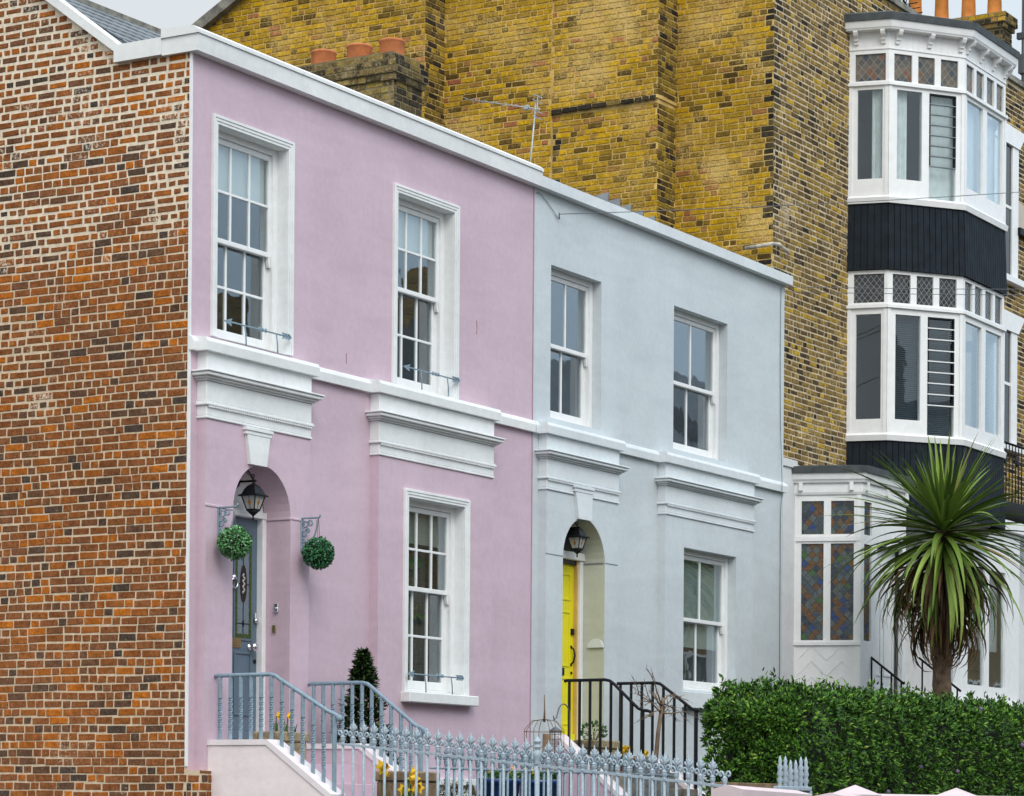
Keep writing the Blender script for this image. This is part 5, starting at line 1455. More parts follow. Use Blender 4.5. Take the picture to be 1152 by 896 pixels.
# ---- cordyline palm
PX, PY = 12.72, -2.0
palm = root('palm_tree', 'spiky green palm with a skirt of dead brown leaves above the hedge', 'palm', (PX, PY, -0.95))
mb = MB()
path = [(PX + 0.02 * math.sin(i * 0.9), PY + 0.015 * math.sin(i * 1.3), -0.95 + i * 0.13) for i in range(31)]
mb.tube(path, [0.13 - 0.0012 * i + 0.010 * (i % 2) for i in range(31)], 12); mb.build('trunk', M.bark, palm)
def strap(V, F, base, az, el, length, width, droop, twist=0.0, seg=9):
    """one strap leaf: starts along (az,el) and bends down under its own weight"""
    n0 = len(V); p = np.array(base, float); e = el; s = length / seg
    for i in range(seg + 1):
        t = i / seg
        w = width * (0.55 + 0.9 * t if t < 0.35 else 0.87 * (1 - (t - 0.35) / 0.65) ** 0.8 + 0.02)
        d = np.array([math.cos(az) * math.cos(e), math.sin(az) * math.cos(e), math.sin(e)])
        side = np.array([-math.sin(az), math.cos(az), 0]); nn = np.cross(d, side)
        sd = side * math.cos(twist * t) + nn * math.sin(twist * t)
        V.append(p + sd * w * 0.5 + nn * w * 0.12); V.append(p - nn * w * 0.10); V.append(p - sd * w * 0.5 + nn * w * 0.12)
        p = p + d * s; e -= droop * s * (0.35 + 1.3 * t)
    for i in range(seg):
        a = n0 + i * 3
        F.append((a, a + 1, a + 4, a + 3)); F.append((a + 1, a + 2, a + 5, a + 4))
V, F = [], []
cz = 2.93
NL = 270
for i in range(NL):
    t = (i + 0.5) / NL
    az = i * 2.39996 + rng.uniform(-0.25, 0.25)
    el = R(82) - R(138) * t ** 0.72 + rng.uniform(-0.16, 0.16)
    ln = (0.98 + 0.50 * math.sin(t * 2.6)) * rng.uniform(0.72, 1.16)
    dr = (0.08 + 0.95 * min(1, t * 1.4)) * rng.uniform(0.25, 1.3)
    h = cz + 0.16 - 0.44 * t
    strap(V, F, (PX + 0.05 * math.cos(az), PY + 0.05 * math.sin(az), h), az, el, ln, rng.uniform(0.068, 0.098), dr, rng.uniform(-0.6, 0.6))
npobj('crown', np.array(V), np.array(F), M.palm, palm)
V, F = [], []
for i in range(330):
    az = i * 2.39996 + rng.uniform(-0.3, 0.3); t = rng.random()
    h = cz - 0.36 - 0.72 * t
    strap(V, F, (PX + 0.12 * math.cos(az), PY + 0.12 * math.sin(az), h), az, R(rng.uniform(-45, 5) if t < 0.6 else rng.uniform(-75, -25)), rng.uniform(0.60, 1.05), rng.uniform(0.030, 0.055), rng.uniform(1.8, 3.8), rng.uniform(-2.2, 2.2), 7)
npobj('dead_skirt', np.array(V), np.array(F), M.deadpalm, palm)


def leaf_ball(name, label, c, r, mat, n, ln, stemtop, loc):
    t = root(name, label, 'topiary ball', loc, 'hanging topiary balls')
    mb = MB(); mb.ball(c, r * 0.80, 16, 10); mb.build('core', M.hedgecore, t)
    U_ = unit(n); P = np.array(c) + U_ * r * G.uniform(0.72, 0.9, (n, 1)); D = U_ + 0.75 * unit(n)
    V, F = leaf_quads(P, D, U_ + 0.4 * unit(n), G.uniform(ln * 0.7, ln * 1.15, n), G.uniform(ln * 0.45, ln * 0.7, n)); npobj('foliage', V, F, mat, t)
    mb = MB()
    for dx in (-0.02, 0.02): mb.tube([(c[0] + dx, c[1], c[2] + r * 0.8), (c[0] + dx * 0.5, c[1], (c[2] + r + stemtop) / 2), (c[0], c[1] + 0.0, stemtop)], 0.003, 4)
    mb.build('hanging_cord', plain('brown_cord', (0.16, 0.08, 0.07), 0.8), t)
    return t


t = leaf_ball('topiary_ball', 'pale green topiary ball hanging left of the door, dotted with white', (0.30, -0.28, 1.755), 0.155, M.topiarypale, 1300, 0.035, 2.08, (0.30, -0.28, 1.60))
leaf_ball('topiary_ball', 'deep green topiary ball hanging right of the door', (1.59, -0.29, 1.77), 0.155, M.topiary, 1300, 0.033, 2.105, (1.59, -0.29, 1.61))

# ---- bay bush right of the steps
bx, by = 2.16, -0.42
bay = root('bay_bush', 'dark conical bay bush against the pink wall behind the railing', 'bush', (bx, by, -0.95))
n = 2800; hgt = G.uniform(0, 1, n) ** 1.15; z = -0.25 + hgt * 1.12; rad = (0.31 * (1 - hgt) ** 1.0 + 0.015) * (1 + 0.20 * np.sin(hgt * 25)) ; az = G.uniform(0, 6.283, n)
rr = rad * G.uniform(0.05, 1.0, n) ** 0.6
P = np.stack([bx + rr * np.cos(az), by + rr * np.sin(az), z], 1); O_ = np.stack([np.cos(az), np.sin(az), np.full(n, 0.5)], 1)
V, F = leaf_quads(P, O_ + 0.7 * unit(n), np.array([0, 0, 1.0]) + 0.6 * unit(n), G.uniform(0.06, 0.10, n), G.uniform(0.025, 0.04, n)); npobj('foliage', V, F, M.bay, bay)
mb = MB(); mb.tube([(bx, by, -0.55), (bx, by, 0.75)], [0.03, 0.01], 6); mb.build('trunk', M.twig, bay)
pot = root('plant_pot', 'terracotta tub under the conical bay bush', 'pot', (bx, by, -0.95))
mb = MB(); mb.lathe((bx, by, -0.95), [(0.16, 0), (0.2, 0.3), (0.24, 0.32), (0.24, 0.38), (0.2, 0.38), (0.19, 0.34)], 16); mb.build('tub', M.terra, pot)


def daffodil(mb, x, y, z0, z1, r=0.04, az=None, mi=0):
    az = rng.uniform(3.6, 5.8) if az is None else az
    d = Vector((math.cos(az), math.sin(az), 0.15)).normalized(); s = Vector((-d.y, d.x, 0)).normalized(); u = d.cross(s)
    if u.z < 0: u = -u
    lx = rng.uniform(-0.03, 0.03)
    mb.tube([(x, y, z0), (x + lx * 0.5, y, (z0 + z1) / 2), (x + lx, y, z1 - 0.01), tuple(Vector((x + lx, y, z1)) + d * 0.012)], 0.005, 5, 1)
    c = Vector((x + lx, y, z1)) + d * 0.02
    for k in range(6):
        a = k * math.pi / 3; q = s * math.cos(a) + u * math.sin(a); w = s * math.cos(a + 1.57) + u * math.sin(a + 1.57)
        mb.face([c, c + q * r * 0.55 + w * r * 0.32 + d * 0.006, c + q * r * 1.05 + d * 0.012, c + q * r * 0.55 - w * r * 0.32 + d * 0.006], mi)
    ring0 = [c + (s * math.cos(t) + u * math.sin(t)) * r * 0.30 for t in [i * 0.785 for i in range(8)]]
    ring1 = [c + d * r * 0.8 + (s * math.cos(t) + u * math.sin(t)) * r * 0.42 for t in [i * 0.785 for i in range(8)]]
    n0 = len(mb.v); mb.v.extend([tuple(p) for p in ring0 + ring1])
    for i in range(8): mb.f.append((n0 + i, n0 + (i + 1) % 8, n0 + 8 + (i + 1) % 8, n0 + 8 + i)); mb.m.append(mi); mb.s.append(True)
    mb.f.append(tuple(n0 + i for i in range(8))); mb.m.append(mi); mb.s.append(False)


def blades(V, F, x, y, z, n, h, spread, w=0.016):
    for i in range(n):
        az = rng.uniform(0, 6.283)
        strap(V, F, (x + rng.uniform(-spread, spread), y + rng.uniform(-spread * 0.6, spread * 0.6), z), az, R(rng.uniform(62, 86)), h * rng.uniform(0.7, 1.1), w, rng.uniform(0.3, 1.6), 0, 5)


def trough(name, label, x0, x1, y0, y1, z0, z1, mat):
    t = root(name, label, 'planter', ((x0 + x1) / 2, (y0 + y1) / 2, z0), 'stone troughs')
    mb = MB()
    mb.bbox(x0, x1, y0, y1, z0, z1 - 0.09, 0.012); mb.bbox(x0 - 0.015, x1 + 0.015, y0 - 0.015, y0 + 0.04, z1 - 0.0895, z1, 0.012); mb.bbox(x0 - 0.015, x1 + 0.015, y1 - 0.04, y1 + 0.015, z1 - 0.0895, z1, 0.012)
    mb.bbox(x0 - 0.015, x0 + 0.04, y0 + 0.0405, y1 - 0.0405, z1 - 0.0895, z1, 0.012); mb.bbox(x1 - 0.04, x1 + 0.015, y0 + 0.0405, y1 - 0.0405, z1 - 0.0895, z1, 0.012)
    mb.build('trough', mat, t)
    mb = MB(); mb.box(x0 + 0.04, x1 - 0.04, y0 + 0.04, y1 - 0.04, z1 - 0.08, z1 - 0.02); mb.build('soil', M.soil, t)
    return t


def flowerset(name, label, cat, pts, leaf, loc, group=None, mat=None):
    t = root(name, label, cat, loc, group)
    for p in pts:
        mb = MB(); daffodil(mb, *p); mb.build('flower', [mat or M.daff, M.stem], t)
    V, F = [], []
    for l in leaf: blades(V, F, *l)
    npobj('leaves', np.array(V), np.array(F), M.stem, t)
    return t


trough('stone_trough', 'weathered stone trough on the landing beside the grey-blue door', 0.76, 1.25, -0.42, -0.18, -0.20, 0.09, M.stone)
flowerset('daffodil_clump', 'two small daffodils growing in the stone trough by the grey-blue door', 'flowers', [(0.93, -0.30, 0.07, 0.235, 0.045), (1.10, -0.30, 0.07, 0.235, 0.04)], [(1.0, -0.3, 0.07, 22, 0.13, 0.10), (1.15, -0.3, 0.07, 10, 0.12, 0.06)], (1.0, -0.3, 0.07), 'daffodils')
trough('stone_trough', 'darker trough half hidden by the foot of the pale stair wall', 0.80, 1.45, -1.72, -1.48, -0.95, -0.27, M.wood)
flowerset('daffodil_clump', 'small daffodils in the trough behind the left end of the fence', 'flowers', [(0.88, -1.6, -0.30, -0.29, 0.045), (0.98, -1.6, -0.30, -0.34, 0.04), (0.77, -1.6, -0.32, -0.30, 0.03)], [(0.9, -1.6, -0.42, 30, 0.16, 0.12)], (0.9, -1.6, -0.40), 'daffodils')
flowerset('daffodil_clump', 'tall bright yellow daffodils behind the fence below the stair railing', 'flowers', [(0.53, -1.72, -0.9, -0.245, 0.075), (0.62, -1.92, -0.9, -0.345, 0.07), (0.66, -1.90, -0.9, -0.36, 0.065), (0.80, -1.85, -0.9, -0.28, 0.06), (0.80, -1.88, -0.9, -0.34, 0.06), (0.70, -1.9, -0.9, -0.45, 0.065), (0.78, -1.95, -0.9, -0.42, 0.06), (0.58, -1.9, -0.9, -0.44, 0.06)], [(0.66, -1.88, -0.9, 40, 0.52, 0.16, 0.022)], (0.68, -1.88, -0.95), 'daffodils')
# blue glazed pots with flowers
for i, (x, y, lab, lab2) in enumerate(((3.95, -0.85, 'cobalt blue glazed pot left of the urn-topped fence post', 'orange and yellow pansies in the left cobalt pot'), (4.72, -0.85, 'cobalt blue glazed pot right of the urn-topped fence post', 'yellow pansies in the right cobalt pot'))):
    t = root('plant_pot', lab, 'pot', (x, y, -0.95), 'cobalt blue pots')
    mb = MB(); mb.lathe((x, y, -0.95), [(0.12, 0.0), (0.15, 0.1), (0.205, 0.60), (0.225, 0.615), (0.225, 0.655), (0.20, 0.655), (0.19, 0.60)], 20); mb.build('pot', M.bluepot, t)
    t = root('pansies', lab2, 'flowers', (x, y, -0.33), 'pansies in blue pots')
    n = 260; az = G.uniform(0, 6.28, n); rr = 0.2 * np.sqrt(G.random(n)); P = np.stack([x + rr * np.cos(az), y + rr * np.sin(az), -0.33 + G.uniform(0, 0.10, n)], 1)
    V, F = leaf_quads(P, unit(n) + np.array([0, 0, 0.8]), unit(n), G.uniform(0.04, 0.07, n), G.uniform(0.02, 0.035, n)); npobj('leaves', V, F, M.stem, t)
    for k in range(6):
        mb = MB(); a = rng.uniform(0, 6.28); mb.ball((x + 0.14 * math.cos(a), y + 0.14 * math.sin(a), -0.215 + rng.uniform(-0.03, 0.02)), 0.028, 7, 5, sc=(1, 0.6, 1))
        mb.build('bloom', M.orangepetal if i == 0 else M.daff, t)
# dry shrub
n = 900; U_ = unit(n); P = np.array([3.30, -0.75, -0.62]) + U_ * np.array([0.36, 0.25, 0.30]) * (G.random((n, 1)) ** 0.4)
t = root('dry_shrub', 'brownish round shrub behind the fence under the pink window', 'shrub', (3.3, -0.75, -0.95))
V, F = leaf_quads(P, U_ + unit(n) * 0.8, unit(n), G.uniform(0.04, 0.08, n), G.uniform(0.012, 0.022, n)); npobj('foliage', V, F, M.drybush, t)
mb = MB()
for k in range(9): a = k * 0.7; mb.tube([(3.3, -0.75, -0.95), (3.3 + 0.12 * math.cos(a), -0.75 + 0.1 * math.sin(a), -0.6)], 0.008, 5)
mb.build('stems', M.twig, t)
mb = MB(); mb.bbox(3.35, 4.65, -0.19, -0.095, -0.36, -0.29); mb.bbox(3.42, 4.58, -0.14, -0.095, -0.70, -0.361); mb.build('basement_window', M.white, pink)
# blue landing planter with sprig, daffodils by the black rail
trough('stone_trough', 'long low stone trough beside the foot of the yellow door', 6.62, 7.22, -0.42, -0.20, 0.0, 0.165, M.stone)
t = root('potted_herb', 'leafy little shrub in the trough beside the yellow door', 'plant', (6.85, -0.31, 0.14))
n = 130; U_ = unit(n); P = np.array([6.85, -0.31, 0.25]) + U_ * np.array([0.19, 0.09, 0.09]); V, F = leaf_quads(P, U_ + np.array([0, 0, 0.5]), unit(n), G.uniform(0.03, 0.06, n), G.uniform(0.02, 0.03, n)); npobj('foliage', V, F, M.stem, t)
mb = MB()
for k in range(8): a = k * 0.8; mb.tube([(6.85, -0.31, 0.13), (6.85 + 0.15 * math.cos(a), -0.31 + 0.06 * math.sin(a), 0.26)], 0.005, 5)
mb.build('stems', M.twig, t)
t = root('plant_pot', 'clay pot of daffodils on the steps of the yellow door', 'pot', (6.78, -0.75, -0.2))
mb = MB(); mb.lathe((6.78, -0.75, -0.2), [(0.08, 0), (0.11, 0.15), (0.12, 0.15), (0.12, 0.18), (0.1, 0.18)], 14); mb.build('pot', M.terra, t)
flowerset('daffodil_clump', 'yellow daffodils in the clay pot behind the black stair railing', 'flowers', [(6.66 + 0.05 * k, -0.75 + 0.03 * (k % 3), -0.02, 0.03 + 0.03 * (k % 2) + 0.02 * (k == 1), 0.05) for k in range(6)] + [(6.98, -0.85, -0.02, 0.02, 0.045)], [(6.78, -0.75, -0.03, 16, 0.10, 0.08)], (6.78, -0.75, -0.02), 'daffodils')
# bare little tree
tx, ty = 6.38, -1.32
tree = root('bare_sapling', 'bare young tree with thin leafless twigs behind the black railing', 'tree', (tx, ty, -0.95))
mb = MB(); mb.tube([(tx - 0.06, ty, -0.95), (tx, ty, -0.1), (tx + 0.06, ty, 0.25), (tx + 0.16, ty, 0.60)], [0.030, 0.026, 0.023, 0.018], 8); mb.build('trunk', M.twig, tree)
mb = MB()
def branch(p, az, el, ln, r_, depth):
    pts = [p]; q = Vector(p); e = el; a = az
    for i in range(5):
        q = q + Vector((math.cos(a) * math.cos(e), math.sin(a) * math.cos(e) * 0.6, math.sin(e))) * ln / 5; e = max(-0.35, min(0.75, e + rng.uniform(-0.22, 0.16))); a += rng.uniform(-0.25, 0.25); pts.append(tuple(q))
    mb.tube(pts, [r_ * (1 - 0.8 * i / 5) for i in range(6)], 5)
    if depth:
        for k in range(3): branch(pts[2 + k], az + rng.uniform(-1.2, 1.2), el + rng.uniform(-0.7, 0.5), ln * rng.uniform(0.35, 0.6), r_ * 0.55, depth - 1)
for az, el, ln in ((math.pi * 0.95, 0.55, 0.62), (math.pi * 1.0, 0.30, 0.70), (math.pi * 1.15, 0.05, 0.52), (3.3, 0.85, 0.45), (0.1, 0.45, 0.50), (0.4, 0.15, 0.60), (6.0, -0.05, 0.55), (0.0, 0.9, 0.34), (2.4, 1.1, 0.30), (3.5, -0.2, 0.50), (0.2, -0.25, 0.48), (1.2, 0.6, 0.4)):
    branch((tx + 0.15 + rng.uniform(-0.04, 0.02), ty, 0.54 + rng.uniform(-0.14, 0.05)), az, el, ln, 0.0095, 2)
mb.build('branches', M.twig, tree)
# wire obelisk and bird feeder
t = root('plant_cage', 'rusty wire plant support between the houses behind the fence', 'plant support', (4.92, -0.8, -0.95))
mb = MB()
for k in range(8):
    a = k * math.pi / 4; mb.tube([(4.92 + 0.21 * math.cos(a), -0.8 + 0.21 * math.sin(a), -0.9), (4.92 + 0.21 * math.cos(a), -0.8 + 0.21 * math.sin(a), 0.22), (4.92 + 0.13 * math.cos(a), -0.8 + 0.13 * math.sin(a), 0.31), (4.92, -0.8, 0.33)], 0.0035, 5)
for z in (0.20, 0.05, -0.1, -0.25): mb.tube([(4.92 + 0.21 * math.cos(a), -0.8 + 0.21 * math.sin(a), z) for a in [i * 0.3927 for i in range(17)]], 0.003, 4)
mb.tube([(4.92, -0.8, 0.30), (4.925, -0.8, 0.42), (4.92, -0.8, 0.58)], [0.014, 0.008, 0.004], 6)
mb.build('wire_frame', plain('rusty_wire', (0.16, 0.10, 0.05), 0.8), t)
mb = MB(); mb.tube([(4.95, -0.8, -0.95), (4.97, -0.8, 0.18)], [0.05, 0.045], 7); mb.build('post', M.wood, t)
t = root('bird_feeder', 'hanging bird feeder on a thin shepherd crook before the yellow door', 'bird feeder', (5.36, -0.8, -0.95))
mb = MB(); mb.tube([(5.45, -0.8, -0.95), (5.45, -0.8, 0.36)] + [(5.32 + 0.13 * math.cos(a), -0.8, 0.36 + 0.14 * math.sin(a)) for a in [i * 0.3 for i in range(1, 10)]] + [(5.17, -0.8, 0.35), (5.12, -0.8, 0.33), (5.11, -0.8, 0.37)], 0.007, 6); mb.build('crook', M.cable, t)
mb = MB()
fx = 5.15
for k in range(10):
    a = k * 0.628; mb.tube([(fx + 0.055 * math.cos(a), -0.8 + 0.055 * math.sin(a), -0.02), (fx + 0.055 * math.cos(a), -0.8 + 0.055 * math.sin(a), 0.21)], 0.003, 4)
for z in (-0.02, 0.03, 0.08, 0.13, 0.18): mb.tube([(fx + 0.055 * math.cos(a), -0.8 + 0.055 * math.sin(a), z) for a in [i * 0.5236 for i in range(13)]], 0.003, 4)
mb.lathe((fx, -0.8, 0.20), [(0.065, 0), (0.065, 0.02), (0.02, 0.05), (0.005, 0.06)], 10); mb.tube([(fx, -0.8, 0.25), (fx - 0.02, -0.8, 0.34)], 0.003, 4)
mb.build('mesh_feeder', M.cable, t)

# =================================================================== AERIALS AND CABLES
t = root('tv_aerial', 'thin grey television aerial on a mast above the white parapet', 'aerial', (6.5, 0.34, 6.2))
mb = MB(); mb.tube([(6.5, 0.36, 6.1), (6.5, 0.34, 6.55), (6.5, 0.28, 7.14)], 0.010, 6); mb.build('mast', M.galv, t)
mb = MB()
mb.tube([(6.5, 0.22, 7.06), (6.5, 1.18, 7.29)], 0.006, 5)
for k in range(7):
    f = k / 6; y = 0.36 + f * 0.8; z = 7.06 + (y - 0.22) * 0.24; mb.tube([(6.5 - 0.10, y, z + 0.005), (6.5 + 0.10, y, z + 0.005)], 0.0035, 4)
for dz in (-0.05, 0.06, -0.12, 0.12): mb.tube([(6.40, 0.26, 7.09 + dz), (6.60, 0.26, 7.09 + dz)], 0.006, 4)
mb.tube([(6.5, 0.26, 6.96), (6.5, 0.26, 7.22)], 0.006, 5); mb.bbox(6.475, 6.525, 0.37, 0.42, 7.075, 7.125); mb.build('boom', M.galv, t)
t = root('satellite_dish', 'grey satellite dish on a pole beside the orange chimney pots', 'satellite dish', (21.62, 0.30, 10.2))
mb = MB(); mb.tube([(21.62, 0.3, 10.2), (21.62, 0.3, 12.35)], 0.03, 8); mb.bbox(21.55, 21.72, 0.26, 0.36, 11.0, 11.3); mb.bbox(21.58, 21.66, 0.2, 0.4, 11.55, 11.65); mb.build('pole', M.cable, t)
mb = MB(); n0 = 0
dc = Vector((21.55, 0.05, 12.38)); dn = Vector((-0.55, -0.75, 0.35)).normalized(); s = dn.cross(Vector((0, 0, 1))).normalized(); u = s.cross(dn)
rings = []
for i in range(6):
    f = i / 5; rings.append([tuple(dc + (s * math.cos(a) * 0.42 + u * math.sin(a) * 0.46) * f + dn * (0.12 * f * f)) for a in [k * 0.3142 for k in range(20)]])
v = [p for r_ in rings for p in r_]
mb.mesh(v, [(i * 20 + k, i * 20 + (k + 1) % 20, (i + 1) * 20 + (k + 1) % 20, (i + 1) * 20 + k) for i in range(5) for k in range(20)], 0, True)
mb.tube([tuple(dc - u * 0.4), tuple(dc + dn * 0.45 - u * 0.2)], 0.015, 5); mb.ball(tuple(dc + dn * 0.47 - u * 0.18), 0.05, 8, 6); mb.build('dish', M.galv, t)
t = root('tv_aerial', 'dark slanting aerial in front of the orange chimney pots', 'aerial', (17.5, 0.5, 10.7))
mb = MB(); mb.tube([(17.5, 0.5, 10.7), (17.5, 0.5, 11.05)], 0.02, 6); mb.build('mast', M.black, t)
mb = MB(); a = Vector((16.7, 0.5, 11.35)); b_ = Vector((17.75, 0.5, 10.85)); mb.tube([tuple(a), tuple(b_)], 0.014, 5)
for k in range(12): p = a.lerp(b_, k / 11); mb.tube([(p.x, p.y - 0.18, p.z), (p.x, p.y + 0.18, p.z)], 0.008, 4); mb.tube([(p.x - 0.03, p.y, p.z - 0.09), (p.x + 0.03, p.y, p.z + 0.09)], 0.008, 4)
mb.build('boom', M.black, t)
def cable(label, pts, r_=0.006):
    mb = MB(); mb.tube(pts, r_, 5); o = mb.build('overhead_cable', M.cable, None, pts[0]); tag(o, label, 'cable', 'overhead cables')
def sag(a, b, d, n=14):
    a, b = Vector(a), Vector(b); return [tuple(a.lerp(b, i / n) - Vector((0, 0, d * 4 * (i / n) * (1 - i / n)))) for i in range(n + 1)]
cable('thin cable leaving the top of the blue wall and crossing before the upper dark boarding', sag((6.49, -0.035, 5.885), (18.5, -6.0, 8.28), 0.10), 0.0045)
cable('thin cable crossing the small leaded lights of the lower bay, upper of the two', sag((12.28, 0.12, 6.08), (19.5, -3.6, 6.92), 0.02), 0.0045)
cable('thin cable crossing the small leaded lights of the lower bay, lower of the two', sag((12.28, 0.12, 6.02), (19.5, -3.6, 6.85), 0.03), 0.0045)

# =================================================================== GROUND AND STREET
def structure(name, mb, mat, loc=(0, 0, 0)):
    o = mb.build(name, mat, None, loc); o['kind'] = 'structure'; return o
mb = MB(); mb.face([(-400, -400, -2.32), (400, -400, -2.32), (400, 400, -2.32), (-400, 400, -2.32)]); structure('ground', mb, M.earth)
mb = MB()
mb.prism([(-30, 8, -2.4), (-30, 8, -0.93), (-30, -0.0, -0.93), (-30, -2.2, -0.98), (-30, -5.2, -1.35), (-30, -5.2, -2.4)], (90, 0, 0)); structure('terrace_ground', mb, M.earth)
mb = MB(); mb.box(-60, 90, -7.4, -5.42, -2.4, -2.10); structure('pavement', mb, M.paving)
mb = MB(); mb.box(-60, 90, -13.2, -7.401, -2.4, -2.22); structure('road', mb, M.asphalt)
mb = MB(); mb.box(-60, 90, -17.6, -13.201, -2.4, -2.10); structure('pavement', mb, M.paving)


# houses across the street: what the panes reflect
M.farbrick, nt, N, L, P_ = newmat('far_stock_brick')
tc = N.new('ShaderNodeTexCoord'); br = N.new('ShaderNodeTexBrick'); mpp = N.new('ShaderNodeMapping'); mpp.inputs['Rotation'].default_value = (R(90), 0, 0)
L.new(tc.outputs['Object'], mpp.inputs['Vector']); L.new(mpp.outputs['Vector'], br.inputs['Vector'])
br.inputs['Scale'].default_value = 1.0; br.inputs['Brick Width'].default_value = 0.225; br.inputs['Row Height'].default_value = 0.075; br.inputs['Mortar Size'].default_value = 0.01
br.inputs['Color1'].default_value = (0.24, 0.17, 0.06, 1); br.inputs['Color2'].default_value = (0.13, 0.09, 0.04, 1); br.inputs['Mortar'].default_value = (0.30, 0.25, 0.17, 1)
L.new(br.outputs['Color'], P_.inputs['Base Color']); P_.inputs['Roughness'].default_value = 0.9
specs = [(-9, 'yellow brick house across the street, nearest the viewer', 7.6), (1, 'yellow brick house across the street with a tall chimney', 8.0), (11, 'brown brick house across the street, third along', 7.8), (21, 'taller yellow brick house across the street, fourth along', 8.7), (31, 'tall brick house across the street, fifth along', 9.3), (41, 'tall brick house across the street, sixth along', 11.7), (51, 'brick house across the street, next to the end one', 12.3), (61, 'brick house at the far end across the street', 12.6)]
for i, (x, lab, h) in enumerate(specs):
    y0, y1 = -19.5, -28.0; z0 = -2.1; e = h - 2.6
    t = root('opposite_house', lab, 'house', (x + 4.5, -22, z0), 'houses across the street')
    mb = MB(); mb.box(x, x + 9.4, y1, y0, z0, e); mb.build('wall', M.farbrick, t)
    mb = MB(); mb.prism([(x - 0.1, y0 + 0.3, e - 0.05), (x - 0.1, (y0 + y1) / 2, h + 0.6), (x - 0.1, y1 - 0.3, e - 0.05)], (9.6, 0, 0)); rf = mb.build('roof', M.slate, t)
    mb = MB(); mb.box(x + 0.2, x + 1.2, -24.5, -22.6, h - 1, h + 1.9); mb.build('chimney', M.farbrick, rf)
    for wx in (1.4, 4.3, 7.0):
        for wz in (-0.9, 2.2):
            mb = MB(); mb.bbox(x + wx - 0.1, x + wx + 1.2, y0 - 0.02, y0 + 0.06, z0 + 1.0 + wz + 0.9, z0 + 1.0 + wz + 2.7); w = mb.build('window', M.blanc, t)
            mb = MB(); mb.box(x + wx, x + wx + 1.1, y0 + 0.061, y0 + 0.066, z0 + 2.0 + wz, z0 + 2.8 + wz); mb.box(x + wx, x + wx + 1.1, y0 + 0.061, y0 + 0.066, z0 + 2.86 + wz, z0 + 3.6 + wz); mb.build('pane', plain('far_glass', (0.03, 0.035, 0.04), 0.08), w)

for i, (x, y, h, lab) in enumerate(((24.5, -15.6, 5.2, 'round leafy street tree on the far pavement, nearer one'), (36.0, -15.8, 4.6, 'round leafy street tree on the far pavement, middle one'), (47.0, -15.6, 5.4, 'round leafy street tree on the far pavement, last one'))):
    t = root('street_tree', lab, 'tree', (x, y, -2.1), 'street trees opposite')
    mb = MB(); mb.tube([(x, y, -2.1), (x + 0.05, y, 0.0), (x, y + 0.1, h - 2.4)], [0.16, 0.12, 0.06], 8); mb.build('trunk', M.bark, t)
    n = 2600; U_ = unit(n); P = np.array([x, y, h - 1.7]) + U_ * np.array([1.9, 1.7, 1.7]) * (0.35 + 0.65 * G.random((n, 1)) ** 0.4) * (1 + 0.18 * np.sin(U_[:, :1] * 7 + U_[:, 2:] * 6))
    V, F = leaf_quads(P, U_ + unit(n), unit(n), G.uniform(0.16, 0.30, n), G.uniform(0.10, 0.18, n)); npobj('crown', V, F, M.hedge, t)

# =================================================================== CAMERA, LIGHT, WORLD
F_ = 3086.0; PXW = 1152.0
yaw = math.atan2(2416 - 576, F_); roll = R(0.42)
fw = Vector((math.cos(yaw), math.sin(yaw), 0)); rt = Vector((math.sin(yaw), -math.cos(yaw), 0)); up = Vector((0, 0, 1))
cam = bpy.data.cameras.new('camera'); co = bpy.data.objects.new('camera', cam); COL.objects.link(co)
mat = Matrix((rt, up, -fw)).transposed().to_4x4()
co.matrix_world = Matrix.Translation((-19.39538, -14.92041, -0.60883)) @ mat @ Matrix.Rotation(roll, 4, 'Z')
cam.sensor_width = 36; cam.sensor_fit = 'HORIZONTAL'; cam.lens = 36 * F_ / PXW
cam.shift_y = (912 - 448) / PXW
cam.clip_end = 2000; cam.clip_start = 0.1
scene.camera = co

SUN_EL, SUN_AZ = R(42), R(-130)      # azimuth measured from +x in the ground plane
d = Vector((math.cos(SUN_EL) * math.cos(SUN_AZ), math.cos(SUN_EL) * math.sin(SUN_AZ), math.sin(SUN_EL)))
sl = bpy.data.lights.new('sun', 'SUN'); sl.energy = 1.05; sl.angle = R(28); sl.color = (1.0, 0.96, 0.91)
so = bpy.data.objects.new('sun', sl); COL.objects.link(so); so.location = (0, -30, 40)
so.rotation_euler = d.to_track_quat('Z', 'Y').to_euler()

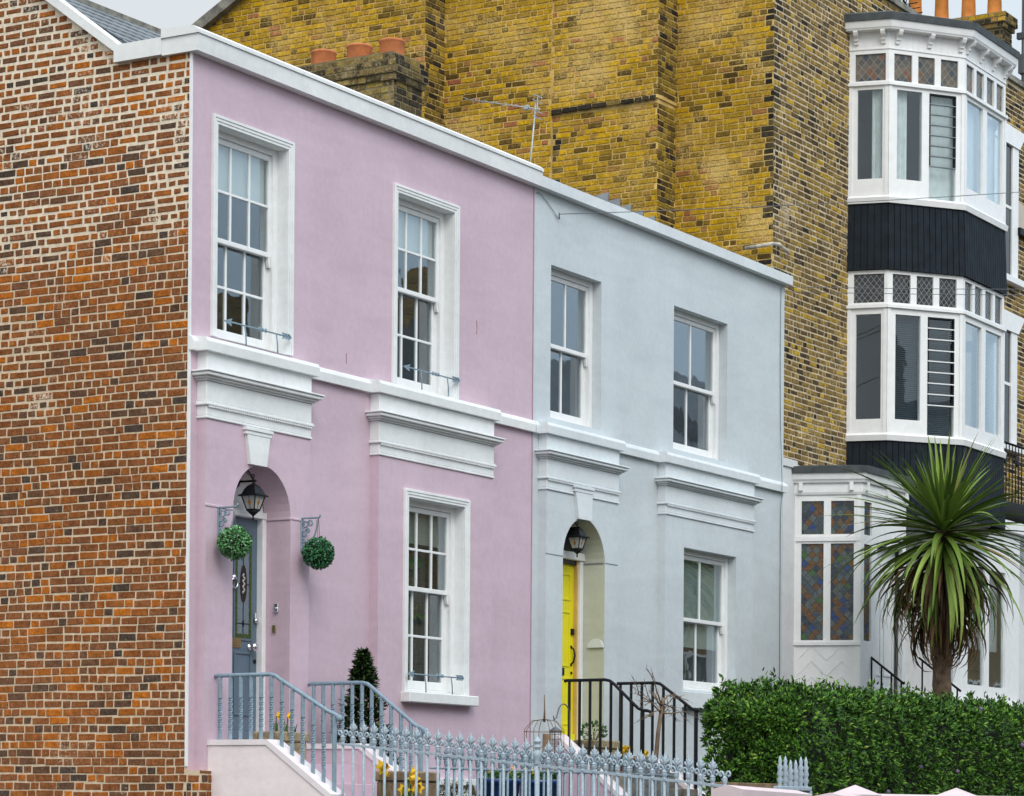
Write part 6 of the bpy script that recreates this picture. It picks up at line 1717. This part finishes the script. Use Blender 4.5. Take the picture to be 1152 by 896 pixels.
# overcast sky: Nishita under a cloud layer that brightens to the zenith (CIE overcast) and towards the veiled sun
w = bpy.data.worlds.new('World'); scene.world = w; w.use_nodes = True
N, L = w.node_tree.nodes, w.node_tree.links
bg = N['Background']
def vdot(vec, v):
    n = N.new('ShaderNodeVectorMath'); n.operation = 'DOT_PRODUCT'; L.new(vec, n.inputs[0]); n.inputs[1].default_value = v; return n.outputs['Value']
def mrange(src, a, b, c, e, smooth=False):
    n = N.new('ShaderNodeMapRange'); n.interpolation_type = 'SMOOTHSTEP' if smooth else 'LINEAR'
    L.new(src, n.inputs['Value']); n.inputs['From Min'].default_value = a; n.inputs['From Max'].default_value = b; n.inputs['To Min'].default_value = c; n.inputs['To Max'].default_value = e
    return n.outputs['Result']
def mul(a, b):
    n = N.new('ShaderNodeMath'); n.operation = 'MULTIPLY'; L.new(a, n.inputs[0]); L.new(b, n.inputs[1]); return n.outputs[0]
sky = N.new('ShaderNodeTexSky'); sky.sky_type = 'NISHITA'; sky.sun_disc = False
sky.sun_elevation = SUN_EL; sky.sun_rotation = math.atan2(d.x, d.y)
sky.dust_density = 3.0; sky.air_density = 1.0; sky.ozone_density = 1.5
tc = N.new('ShaderNodeTexCoord'); gen = tc.outputs['Generated']
zen = mrange(vdot(gen, (0, 0, 1)), 0.0, 1.0, 0.66, 1.95)
bright = mrange(vdot(gen, tuple(d)), -0.35, 0.85, 1.0, 1.55, True)
lum = mul(zen, bright)
blue_ = mrange(vdot(gen, tuple(Vector((0.80, -0.58, 0.15)).normalized())), 0.35, 0.9, 0.0, 1.0, True)
cn = N.new('ShaderNodeTexNoise'); cn.inputs['Scale'].default_value = 2.2; cn.inputs['Detail'].default_value = 5
L.new(gen, cn.inputs['Vector'])
cv = mrange(cn.outputs['Fac'], 0.25, 0.75, 0.93, 1.07)
lum = mul(lum, cv)
tint = N.new('ShaderNodeMix'); tint.data_type = 'RGBA'; L.new(blue_, tint.inputs['Factor']); tint.inputs[6].default_value = (6.15, 6.45, 6.6, 1); tint.inputs[7].default_value = (6.0, 7.4, 8.7, 1)
sc_ = N.new('ShaderNodeVectorMath'); sc_.operation = 'SCALE'; L.new(tint.outputs[2], sc_.inputs[0]); L.new(lum, sc_.inputs['Scale'])
mx = N.new('ShaderNodeMix'); mx.data_type = 'RGBA'; mx.inputs['Factor'].default_value = 0.9
L.new(sky.outputs['Color'], mx.inputs[6]); L.new(sc_.outputs['Vector'], mx.inputs[7])
L.new(mx.outputs[2], bg.inputs['Color']); bg.inputs['Strength'].default_value = 0.10

scene.view_settings.view_transform = 'Standard'; scene.view_settings.look = 'None'
scene.view_settings.exposure = 0.36; scene.view_settings.gamma = 1.0
scene.render.engine = 'CYCLES'
scene.render.resolution_x = 1024; scene.render.resolution_y = 796
scene.cycles.max_bounces = 6; scene.cycles.transparent_max_bounces = 8
